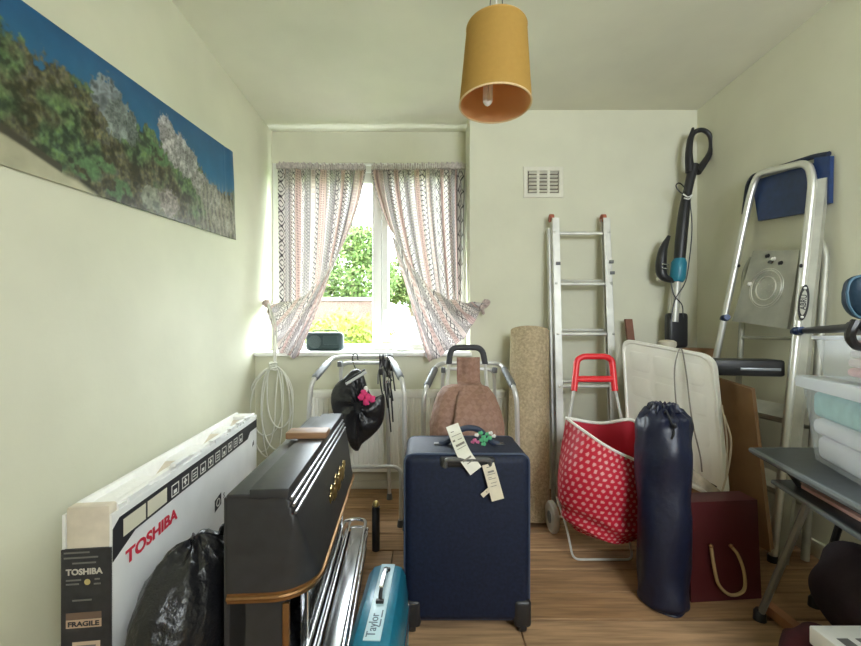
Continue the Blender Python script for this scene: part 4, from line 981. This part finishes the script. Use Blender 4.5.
# ------------------------------------------------------------------ white panel on a carton
TL, TR, BR, BLc = P(621, 338, 2.30), P(713, 355, 1.85), P(727, 505, 1.735), P(628, 458, 2.19)
nrm = (TR - TL).cross(BLc - TL).normalized()
if nrm.y > 0: nrm = -nrm
ctr = (TL + TR + BR + BLc) / 4
wp = thing('display_board', (BR + BLc) / 2, 'large white moulded plastic panel leaning with a cable over it', 'panel')
def quad_pt(a, b, off): return TL.lerp(TR, a).lerp(BLc.lerp(BR, a), b) + nrm * off
def rq(ins, off, r=.07):
    c4 = [quad_pt(ins, ins, off), quad_pt(1 - ins, ins, off), quad_pt(1 - ins, 1 - ins, off), quad_pt(ins, 1 - ins, off)]
    return fillet(c4, r, 6, True)
MB().rings([rq(.0, -.030), rq(0, -.004), rq(.004, .0), rq(.022, .0), rq(.032, -.006)]).build('panel', mat('white_moulded_plastic', (.86, .85, .80), .42, var=.04, scale=5, bump=.1, bscale=8), wp, angle=25)
for i in range(3):
    for j in range(4):
        a0, b0_ = .10 + i * .28, .09 + j * .21
        q = fillet([quad_pt(a0, b0_, -.006), quad_pt(a0 + .23, b0_, -.006), quad_pt(a0 + .23, b0_ + .16, -.006), quad_pt(a0, b0_ + .16, -.006)], .02, 3, True)
        c_ = sum(q, V()) / len(q)
        MB().rings([q, [c_ + (p - c_) * .90 + nrm * .0012 for p in q]]).build('moulded_pad', bpy.data.materials['white_moulded_plastic'], wp)
for k in range(3):
    q = [quad_pt(.86 + .03 * (k % 2), .90 + .02 * k, .001), quad_pt(.93, .905 + .02 * k, .001), quad_pt(.93, .915 + .02 * k, .001), quad_pt(.86 + .03 * (k % 2), .91 + .02 * k, .001)]
    MB().prism(q, nrm * .0006).build('printed_mark', M_ink, wp, smooth=False)
m = MB().tube(cat([P(678, 420, 1.93), P(675, 390, 1.95), P(675, 365, 1.965), P(681, 348, 1.98), P(686, 372, 1.945), P(692, 420, 1.88), P(700, 455, 1.84), P(702, 472, 1.825)], 40), .0032, 6)
cb = m.build('cable', mat('grey_flex', (.22, .20, .18), .5)); tag(cb, 'thin grey cable looped over the white panel', 'cable')
m = MB().tube(cat([P(724, 415, 1.80), P(731, 440, 1.76), P(728, 470, 1.73), P(722, 492, 1.71)], 20), .004, 6).tube(cat([P(722, 405, 1.81), P(727, 440, 1.76), P(726, 480, 1.72)], 20), .003, 6)
tag(m.build('hanging_cord', mat('pale_cord', (.55, .47, .36), .7)), 'pale cord hanging down the right edge of the white panel', 'cord')
zc_ = min(BR.z, BLc.z) - .01
cb2 = thing('cardboard_carton', (1.3, 1.98, 0), 'low brown cardboard carton under the white panel', 'box')
MB().box((1.06, 1.72, 0), (1.40, 2.26, zc_ - .01), .004).build('carton', M_card, cb2)
MB().box((1.06, 1.716, zc_ - .012), (1.23, 2.26, zc_ - .006), M=None).build('carton_flap', M_card, cb2, smooth=False)
MB().box((1.233, 1.716, zc_ - .012), (1.40, 2.26, zc_ - .006)).build('carton_flap', M_card, cb2, smooth=False)
o = MB().hexa([P(690, 478, 1.70), P(726, 507, 1.70), P(727, 496, 1.715), P(692, 468, 1.715)], [p + V((.004, .02, 0)) for p in (P(690, 478, 1.70), P(726, 507, 1.70), P(727, 496, 1.715), P(692, 468, 1.715))]).build('paper_sheet', mat('creased_beige_paper', (.50, .42, .32), .8, var=.3, scale=18, bump=.4, bscale=20))
tag(o, 'crumpled beige paper strip along the bottom of the white panel', 'paper')

# brown board behind the panel
q4 = [P(698, 372, 2.10), P(752, 389, 1.82), P(771, 551, 1.72), P(716, 520, 1.98)]
th = V((.03, .02, 0))
fb = thing('flattened_carton', (q4[2] + q4[3]) / 2, 'flattened brown cardboard carton standing behind the white panel', 'box')
MB().hexa(q4, [p + th for p in q4]).build('board', M_card, fb, smooth=False)
e0 = q4[0].lerp(q4[1], .72); e3 = q4[3].lerp(q4[2], .72)
MB().hexa([e0, q4[1], q4[2], e3], [p - V((.012, .012, 0)) for p in (e0, q4[1], q4[2], e3)]).build('board_flap', M_card, fb, smooth=False)
kc = thing('instrument_case', P(742, 372, 1.92), 'long black case lying on the cardboard below the stepladder', 'case')
ca, cb_ = V((1.35, 1.98, .845)), V((1.66, 1.90, .845)); dv = (cb_ - ca).normalized(); Mk = frame(ca, dv, (0, 0, 1))
MB().box((0, -.022, -.07), (.33, .055, .07), .012, Mk).build('case_shell', M_black, kc)
MB().box((.15, .005, .068), (.31, .018, .074), .002, Mk).build('silver_strip', mat('dull_silver_strip', (.30, .32, .35), .35, .5), kc)
# corner carton that carries the vacuum
ct = thing('corner_carton', (1.56, 2.48, 0), 'tall brown carton in the far right corner under the vacuum', 'box')
MB().box((1.44, 2.43, 0), (1.77, 2.62, .925), .005).build('carton', M_card, ct)
MB().box((1.44, 2.425, .925), (1.60, 2.62, .930)).build('carton_flap', M_card, ct, smooth=False)
MB().box((1.605, 2.425, .925), (1.77, 2.62, .930)).build('carton_flap', M_card, ct, smooth=False)
o = MB().lathe([(.0, 0), (.045, .0), (.052, .02), (.05, .04), (.035, .05), (0, .054)], (1.477, 2.442, .931), 28, None, False).build('plastic_lid', mat('cream_plastic', (.62, .57, .45), .5)); tag(o, 'cream plastic lid lying behind the top of the white panel', 'lid')
a = P(634, 345, 2.5); b = P(629, 319, 2.56); q = V((.022, 0, 0))
o = MB().hexa([V((a.x + .06, 2.42, 0)) - q, V((a.x + .06, 2.42, 0)) + q, V((a.x + .06, 2.44, 0)) + q, V((a.x + .06, 2.44, 0)) - q], [b - q, b + q, b + q + V((0, .02, .0)), b - q + V((0, .02, 0))]).build('wooden_batten', mat('red_brown_wood', (.20, .08, .045), .6, var=.2, scale=10), smooth=False)
tag(o, 'red-brown wooden batten poking up left of the white panel', 'batten')

# ------------------------------------------------------------------ stick vacuum in the corner
vc = thing('stick_vacuum', P(677, 338, 2.46), 'black stick vacuum cleaner propped upright in the far right corner', 'vacuum cleaner')
Yv = 2.52
# handle loop
lp = cat([P(690, 172, Yv), P(689, 152, Yv), P(692, 135, Yv), P(702, 130, Yv), P(710, 136, Yv), P(711, 150, Yv), P(704, 163, Yv), P(697, 172, Yv)], 40)
MB().tube(lp, [.026 - .012 * math.sin(math.pi * k / 39) for k in range(40)], 10).build('handle', M_black, vc)
MB().tube([P(690, 140, Yv), P(693, 128, Yv)], [.018, .008], 8).build('trigger', M_black, vc)
MB().tube(cat([P(694, 165, Yv), P(689, 185, Yv), P(685, 205, Yv), P(682, 230, Yv), P(679, 265, Yv)], 24), [.030 - .004 * math.sin(k / 23 * 6) for k in range(24)], 14).build('body_tube', M_black, vc)
MB().tube([P(680, 258, Yv), P(679, 263, Yv), P(677.5, 278, Yv), P(677, 282, Yv)], [.03, .045, .045, .033], 16).build('blue_collar', mat('turquoise_plastic', (.02, .19, .28), .4), vc)
MB().tube([P(677, 281, Yv), P(674, 322, Yv - .01)], .024, 14).build('pale_tube', mat('pale_grey_tube', (.52, .52, .47), .4, .3), vc)
MB().tube(cat([P(669, 236, Yv + .01), P(663, 250, Yv + .01), P(661, 268, Yv + .01), P(664, 277, Yv), P(676, 282, Yv)], 18), [.010 + .022 * math.sin(math.pi * k / 17) for k in range(18)], 10).build('dust_bin', M_black, vc)
MB().tube([P(662.5, 264, Yv - .035), P(669, 265, Yv - .035)], .004, 6).tube([P(662.5, 268, Yv - .035), P(668, 269, Yv - .035)], .004, 6).build('silver_mark', M_chrome, vc)
MB().box(V((P(667, 342, Yv).x, Yv - .022, .932)), P(687, 313, Yv) + V((0, .04, 0)), .02, seg=3).build('floor_head', M_black, vc)
m = MB().tube(cat([P(687, 195, Yv - .03), P(680, 192, Yv - .03), P(676, 186, Yv - .03), P(679, 183, Yv - .03), P(684, 187, Yv - .03), P(688, 196, Yv - .03)], 20), .004, 6)
m.tube(cat([P(690, 200, Yv - .02), P(692, 230, Yv - .01), P(688, 270, Yv - .02), P(684, 285, Yv - .03), P(675, 300, Yv - .03), P(671, 320, Yv - .03)], 26), .0035, 6)
m.tube(cat([P(671, 282, Yv - .03), P(674, 295, Yv - .035), P(682, 305, Yv - .03), P(683, 318, Yv - .03)], 20), .0035, 6)
m.build('power_cord', M_black, vc)
MB().tube(cat([P(683, 194, Yv - .032), P(688, 197, Yv - .04), P(692, 195, Yv - .03), P(689, 199, Yv - .035), P(684, 198, Yv - .035)], 16), .004, 6).build('tie', M_upvc, vc)

# ------------------------------------------------------------------ folding stepladder on the right wall
sl = thing('stepladder', (1.6, 1.98, 0), 'folded aluminium stepladder with blue top leaning on the right wall', 'stepladder')
def line_to_floor(a, b):  # continue line a->b down to z = 0
    t = a.z / (a.z - b.z); return a + (b - a) * t
def W(px, py, X): return P(px, py, X * F / (px - CX))      # point at distance X to the right
tl_, ml = W(750, 196, 1.735), W(724, 320, 1.665)
tr_, mr = W(813, 180, 1.735), W(797, 331, 1.665)
fl2, fr2 = line_to_floor(tl_, ml), line_to_floor(tr_, mr)
topL, topR = W(757, 176, 1.742), W(808, 165, 1.742)
MB().tube(fillet([fl2 + V((0, 0, .01)), tl_, topL + V((0, 0, .012)), topR + V((0, 0, .012)), tr_, fr2 + V((0, 0, .01))], .05, 6), .0165, 12).build('front_frame', mat('bright_aluminium', (.72, .72, .68), .35, .75), sl)
# wide flat flanks of the front stiles and the rear frame behind them
for a, b in ((tl_, fl2), (tr_, fr2)):
    o1 = V((.020, .030, 0)) if a is tl_ else V((.030, -.030, 0)); MB().hexa([a + V((-.002, 0, 0)), a + o1, a + o1 + V((.02, .004, 0)), a + V((.02, .012, 0))], [b + V((-.002, 0, 0)), b + o1, b + o1 + V((.02, .004, 0)), b + V((.02, .012, 0))]).build('stile_flank', mat('aged_aluminium', (.40, .40, .34), .5, .5, var=.15, scale=12), sl, smooth=False)
rl, rr2 = P(765, 225, 2.19) + V((.01, 0, 0)), P(824, 240, 1.80)
MB().tube(fillet([V((1.66, 2.17, .01)), V((1.735, 2.17, 1.36)), V((1.752, 2.14, 1.43))], .06), .014, 10).build('rear_leg', bpy.data.materials['aged_aluminium'], sl)
MB().tube(fillet([V((1.70, 1.79, .01)), V((1.768, 1.765, 1.38)), V((1.762, 1.80, 1.46)), V((1.765, 1.84, 1.47))], .06), .016, 10).build('rear_leg', bpy.data.materials['aged_aluminium'], sl)
for z in (.25, .6, 1.0):
    MB().tube([V((1.66 + .055 * z, 2.17, z)), V((1.70 + .05 * z, 1.785, z))], .009, 8).build('rear_brace', bpy.data.materials['aged_aluminium'], sl)
for k, z in enumerate((.30, .62)):
    t = z / ml.z; a, b = fl2.lerp(tl_, z / tl_.z), fr2.lerp(tr_, z / tr_.z)
    MB().hexa([a + V((0, -.01, 0)), b + V((0, .01, 0)), b + V((.07, .01, .05)), a + V((.07, -.01, .05))], [p + V((-.01, 0, .022)) for p in (a + V((0, -.01, 0)), b + V((0, .01, 0)), b + V((.07, .01, .05)), a + V((.07, -.01, .05)))]).build('tread', M_alup, sl, smooth=False)
# blue plastic top tray
pa = [W(752, 181, 1.766), W(814, 163, 1.766), W(810, 212, 1.760), W(758, 221, 1.760)]
MB().hexa(pa, [p + V((.018, .0, .0)) for p in pa]).build('blue_tray', M_navyplast, sl, smooth=False)
ed = [W(744, 214, 1.772), W(748, 184, 1.772), W(753, 176, 1.772), W(812, 157, 1.772), W(829, 154, 1.776)]
MB().tube(fillet(ed, .02), .012, 8).build('tray_edge', mat('dark_blue_edging', (.008, .015, .04), .5), sl)
sd = [W(814, 158, 1.762), W(830, 156, 1.772), W(829, 203, 1.772), W(812, 209, 1.760)]
MB().hexa(sd, [p + V((.018, .0, 0)) for p in sd]).build('tray_side', M_navyplast, sl, smooth=False)
# pressed metal platform with ring pattern
pq = [W(753, 251, 1.715), W(800, 250, 1.71), W(787, 329, 1.675), W(732, 321, 1.68)]
pn = (pq[1] - pq[0]).cross(pq[3] - pq[0]).normalized(); pn = -pn if pn.x > 0 else pn
plat = MB().hexa(pq, [p - pn * .014 for p in pq]).build('platform', mat('pressed_platform', (.40, .40, .35), .5, .6, var=.15, scale=12), sl, smooth=False)
pc = sum(pq, V()) / 4; pu = (pq[1] - pq[0] + pq[2] - pq[3]).normalized(); pv = pn.cross(pu).normalized()
for r in (.058, .088, .098):
    MB().tube([pc + pn * .001 + (pu * math.cos(2 * math.pi * k / 40) + pv * math.sin(2 * math.pi * k / 40)) * r for k in range(40)], .0032 if r < .09 else .0015, 6, True).build('pressed_ring', mat('bright_ring', (.75, .75, .70), .3, .8) if r < .06 else bpy.data.materials['bright_ring'], plat)
m = MB()
for k in range(60):
    a = k * 2.399; r = .1 * math.sqrt(k / 60); c_ = pc + pn * .0005 + (pu * math.cos(a) + pv * math.sin(a)) * r; m.ball(c_, .0022, 6, 4)
m.build('grip_dimples', M_alu, plat)
for (x, y_, mt) in ((768, 256, M_black), (774, 259, M_upvc), (772, 262, M_black), (781, 263, M_black), (750, 284, M_upvc)):
    t = P(x, y_, 2.0); d = (t - cam.location).normalized(); s = (pq[0] - cam.location).dot(pn) / d.dot(pn); c_ = cam.location + d * s
    MB().ball(c_ + pn * .003, (.012, .012, .009), 8, 6, lambda d_: 1 + .3 * math.sin(5 * d_.x + x)).build('paint_blob', mt, plat)
for p in (W(725, 318, 1.665), W(798, 331, 1.66)):
    MB().ball(p, (.022, .026, .02), 14, 8).tube([p + V((-.01, -.03, .004)), p + V((.01, .03, -.004))], .016, 10).build('blue_hinge', M_navyplast, sl)
for p in (W(740, 266, 1.69), W(802, 266, 1.685)): MB().ball(p + V((-.012, -.008, 0)), (.006, .008, .009), 10, 6).build('rivet', M_black, sl)
for p in (fl2, fr2): MB().lathe([(.02, 0), (.02, .03)], p, 12).build('foot', M_black, sl)
# oval badge on the near stile
bc = W(803.5, 303, 1.678); bu = (tr_ - mr).normalized(); bv = V((1, -.9, 0)).normalized(); bn = bv.cross(bu).normalized(); bn = -bn if bn.y > 0 else bn
bc = bc + bn * .012
def oval(a, b, n=28): return [bc + bu * a * math.sin(2 * math.pi * k / n) + bv * b * math.cos(2 * math.pi * k / n) for k in range(n)]
bd = MB().prism(oval(.080, .018), bn * .002).build('badge', M_black, sl, smooth=False)
MB().prism([p + bn * .002 for p in oval(.055, .011)], bn * .001).build('badge_field', mat('silver_field', (.42, .42, .36), .5), bd, smooth=False)
text('lettering', 'ABRU', .026, frame(bc + bn * .0034 + bv * .008 - bu * .034, bu, -bv), M_ink, bd, .02, .068)
for s in (-1, 1): MB().ball(bc + bu * .064 * s + bn * .003, .006, 8, 6).build('badge_rivet', M_upvc, bd)

# ------------------------------------------------------------------ black two-tier table on the right
tA, tB = V((1.208, 1.478, .60)), V((1.072, .988, .60)); td = (tB - tA).normalized()
tC = tA + td * .80
tb_ = thing('folding_table', (1.4, 1.2, 0), 'black two-tier folding table against the right wall', 'table')
top4 = [tA, tA + V((.50, 0, 0)), tC + V((.62, -.05, 0)), tC]
MB().prism([p - V((0, 0, .022)) for p in top4], (0, 0, .022)).build('table_top', M_tabletop, tb_, smooth=False)
ed = [p - V((0, 0, .008)) for p in top4]
MB().tube([ed[1], ed[0], ed[3]], .0105, 8, caps=True).build('top_edging', mat('grey_edging', (.16, .18, .19), .4), tb_)
lo4 = [V((1.247, 1.43, .50)), V((1.66, 1.43, .50)), V((1.62, .70, .50)), V((1.247, 1.43, .50)) + V((-.276, -.961, 0)) * .76]
MB().prism([p - V((0, 0, .016)) for p in lo4], (0, 0, .016)).build('lower_shelf', M_tabletop, tb_, smooth=False)
MB().tube([p - V((0, 0, .008)) for p in (lo4[1], lo4[0], lo4[3])], .009, 8).build('shelf_edging', bpy.data.materials['grey_edging'], tb_)
M_leg = mat('dull_grey_leg', (.22, .22, .20), .4, .5)
MB().tube([V((1.2, 1.255, .49)), V((1.196, 1.43, .012))], .011, 8).build('leg', M_leg, tb_)
MB().tube([V((1.53, 1.43, .49)), V((1.46, 1.50, .012))], .011, 8).build('leg', M_black, tb_)
MB().tube([V((1.115, .86, .49)), V((1.08, .72, .012))], .011, 8).build('leg', M_leg, tb_)
MB().tube([V((1.58, .80, .49)), V((1.58, .70, .012))], .011, 8).build('leg', M_black, tb_)
for p in ((1.196, 1.43, 0), (1.46, 1.50, 0), (1.08, .72, 0), (1.58, .70, 0)): MB().lathe([(.02, 0), (.018, .03), (.012, .04)], p, 12).build('foot', M_black, tb_)
for p, q in ((tA + td * .1 + V((.05, 0, -.02)), lo4[0].lerp(lo4[3], .1) + V((.05, 0, 0))), (tA + td * .62 + V((.05, 0, -.02)), lo4[0].lerp(lo4[3], .8) + V((.05, 0, 0))), (V((1.62, 1.4, .58)), V((1.60, 1.38, .5)))):
    MB().tube([p, q], .009, 8).build('shelf_post', M_black, tb_)
pk = MB().prism([P(799, 485, 1.30), P(848, 505, 1.10), P(856, 503, 1.12), P(806, 484, 1.33)], (0, 0, .004))
m = MB().box((0, 0, 0), (.10, .30, .012), .002, MX.Translation((1.20, 1.09, .501)) @ MX.Rotation(math.radians(-15), 4, 'Z'))
tag(m.build('magazine', mat('pink_cover', (.62, .36, .30), .5)), 'thin pink magazine on the lower table shelf', 'magazine')

# storage boxes with folded linen
bd_ = V((-.40, -.917, 0)); bp = V((.917, -.40, 0))
def sbox(corner, L, Wd_, z0_, H, taper, label, lid, cat_='storage box'):
    root = thing('storage_box', corner + bd_ * L / 2 + bp * Wd_ / 2 + V((0, 0, z0_)), label, cat_, 'clear plastic storage boxes')
    def rg(k, z): c_ = corner + bd_ * L / 2 + bp * Wd_ / 2; h = V((0, 0, z)); return fillet([c_ - bd_ * L / 2 * k - bp * Wd_ / 2 * k + h, c_ + bd_ * L / 2 * k - bp * Wd_ / 2 * k + h, c_ + bd_ * L / 2 * k + bp * Wd_ / 2 * k + h, c_ - bd_ * L / 2 * k + bp * Wd_ / 2 * k + h], .035, 5, True)
    MB().rings([rg(taper, z0_ + .001), rg(1, z0_ + H)], True, False).build('tub', M_clear, root)
    MB().rings([rg(1.0, z0_ + H - .012), rg(1.045, z0_ + H - .012), rg(1.045, z0_ + H)], False, False).build('tub_rim', M_lid, root)
    if lid: MB().rings([rg(1.07, z0_ + H - .022), rg(1.08, z0_ + H + .004), rg(1.06, z0_ + H + .014), rg(.96, z0_ + H + .016), rg(.94, z0_ + H + .010)], False, True).build('lid', M_lid, root)
    return root, rg
c1_ = V((1.312, 1.405, 0))
b1_, rg1_ = sbox(c1_, .50, .33, .601, .262, .86, 'lower clear plastic box of folded linen with lid on black table', True)
c2_ = V((1.338, 1.385, 0))
b2_, rg2_ = sbox(c2_, .42, .28, .881, .135, .9, 'upper clear plastic box of pink linen stacked on the lid', False)
def folded(corner, L, Wd_, z, h, mt, name, label, k, group=None):
    c_ = corner + bd_ * L / 2 + bp * Wd_ / 2; Mx = MX((bd_, bp, V((0, 0, 1)))).transposed().to_4x4(); Mx.translation = c_ + V((0, 0, z))
    m = MB().box((-L / 2 * k, -Wd_ / 2 * k, 0), (L / 2 * k, Wd_ / 2 * k, h), min(h * .45, .02), Mx, 3)
    for v in m.v: v += V((.004 * math.sin(v.y * 40 + z * 90), .004 * math.sin(v.x * 37), .003 * math.sin(v.x * 50 + v.y * 30)))
    return tag(m.build(name, mt), label, 'linen', group)
M_tealc = mat('pale_teal_cloth', (.36, .62, .60), .9, var=.15, scale=25, bump=.4, bscale=25); M_whitec = mat('white_cloth', (.78, .77, .80), .9, var=.06, scale=12, bump=.5, bscale=18); M_pinkc = mat('pink_cloth_pale', (.72, .42, .42), .9, var=.15, scale=30, bump=.4, bscale=22)
M_stripe = mat('pinkish_white_cloth', (.78, .68, .66), .9, var=.12, scale=40)
g_ = 'folded linen in the storage boxes'
folded(c1_, .50, .33, .608, .075, M_whitec, 'folded_linen', 'white linen at the bottom of the lower clear box', .84, g_)
folded(c1_, .50, .33, .686, .055, M_whitec, 'folded_linen', 'white linen in the middle of the lower clear box', .88, g_)
folded(c1_, .50, .33, .745, .085, M_tealc, 'folded_linen', 'pale teal linen on top in the lower clear box', .885, g_)
folded(c2_ + bd_ * .12, .30, .28, .888, .028, M_pinkc, 'folded_linen', 'pink linen at the bottom of the upper clear box', .82, g_)
folded(c2_ + bd_ * .12, .30, .28, .918, .026, M_stripe, 'folded_linen', 'pinkish white linen in the middle of the upper box', .82, g_)
folded(c2_ + bd_ * .13, .28, .28, .946, .026, M_whitec, 'folded_linen', 'white linen layer near the top of the upper box', .82, g_)
folded(c2_ + bd_ * .13, .28, .28, .974, .026, M_pinkc, 'folded_linen', 'pink linen on top in the upper clear box', .80, g_)
rod = thing('black_pole', P(840, 328, 1.35), 'black pole lying across the upper storage box', 'pole')
ra_, rb2 = P(806, 330.5, 1.74), P(885, 326, 1.02)
MB().tube([ra_, rb2], .014, 12).build('shaft', M_black, rod)
MB().tube([rb2.lerp(ra_, .28), rb2.lerp(ra_, .12)], .022, 12).build('sleeve', M_black, rod)
pch = thing('padded_pouch', P(868, 315, 1.12), 'dark teal padded pouch at the right edge resting on the pole', 'pouch')
pillow([(846, 290), (849, 280), (858, 275), (872, 275), (885, 283), (890, 300), (884, 315), (870, 320), (856, 317), (848, 306)], 1.12, .04, amp=.08).build('pouch_body', M_pouch, pch)
pp_ = [(847, 293), (850, 282), (858, 276.5), (872, 276.5), (884, 284), (888.5, 300), (883, 314), (870, 318.5), (857, 316), (849, 305)]
MB().tube(cat([P(x, y_, 1.105) for x, y_ in pp_ + pp_[:1]], 40)[:-1], .0035, 6, True).build('seam', mat('seam_binding', (.05, .12, .18), .5), pch)
MB().tube(cat([P(856, 321, 1.12), P(850, 335, 1.12), P(855, 345, 1.13), P(868, 348, 1.14)], 14), .012, 8).build('strap', M_black, pch)

# ------------------------------------------------------------------ red gift bag and things under the table
ga, gb = V((1.012, 1.52, 0)), V((1.30, 1.545, 0)); gz = .372
gbag = thing('gift_bag', (1.11, 1.58, 0), 'dark red paper carrier bag with rope handle beside the navy bag', 'bag')
d_ = V((0, .13, 0)); up_ = V((0, 0, gz))
MB().hexa([ga, gb, gb + d_, ga + d_], [ga + up_ + V((.0, .02, 0)), gb + up_ + V((0, .02, 0)), gb + up_ + d_ + V((0, -.02, 0)), ga + up_ + d_ + V((0, -.02, 0))]).build('paper_body', M_gift, gbag, smooth=False)
MB().tube(cat([P(711, 546, 1.528), P(714, 566, 1.515), P(719, 585, 1.512), P(731, 595, 1.512), P(744, 590, 1.512), P(744, 572, 1.516), P(738, 555, 1.522), P(731, 546, 1.528)], 36), .006, 8).build('rope_handle', M_twine, gbag)
for x in (711, 731): MB().ball(P(x, 546, 1.526), .008, 8, 6).build('eyelet', M_brass, gbag)
hb = thing('holdall', (1.42, 1.2, 0), 'dark soft holdall under the black table', 'bag')
MB().ball((1.44, 1.27, .17), (.14, .17, .17), 28, 18, lambda d: 1 + .06 * math.sin(6 * d.x + 4 * d.z)).build('bag_body', mat('dark_purple_cloth', (.03, .018, .025), .8, var=.3, scale=12, bump=.3, bscale=20), hb)
MB().tube(cat([V((1.36, 1.19, .30)), V((1.38, 1.17, .38)), V((1.46, 1.17, .38)), V((1.50, 1.19, .30))], 16), .011, 8).build('bag_handle', M_black, hb)
a, b = V((1.245, 1.46, .03)), V((1.22, 1.20, .05))
o = MB().tube([a, b], .024, 4, flat=.8).build('wood_offcut', mat('orange_brown_wood', (.33, .14, .06), .55, var=.25, scale=8)); tag(o, 'orange-brown length of wood lying under the table', 'wood')
o = pillow([(782, 660), (790, 640), (806, 628), (822, 626), (834, 636), (836, 660), (810, 672), (790, 668)], 1.19, .05, amp=.2, seed=3)
o = o.build('red_cloth', mat('dark_red_cloth', (.06, .009, .013), .85, var=.4, scale=15, bump=.4, bscale=20)); tag(o, 'dark red crumpled cloth on the floor under the table', 'cloth')
bk = thing('lidded_box', (1.16, .98, 0), 'low white-topped box in the bottom right corner of the view', 'box')
MB().box((1.075, .90, 0), (1.30, 1.10, .165), .004).build('box_base', M_card, bk)
MB().box((1.065, .89, .165), (1.31, 1.11, .215), .004).build('white_lid', M_paper, bk)
for k in range(4): MB().box((1.09 + k * .05, 1.02 + .01 * (k % 2), .215), (1.12 + k * .05, 1.06, .2158)).build('lid_print', M_grey, bk, smooth=False)
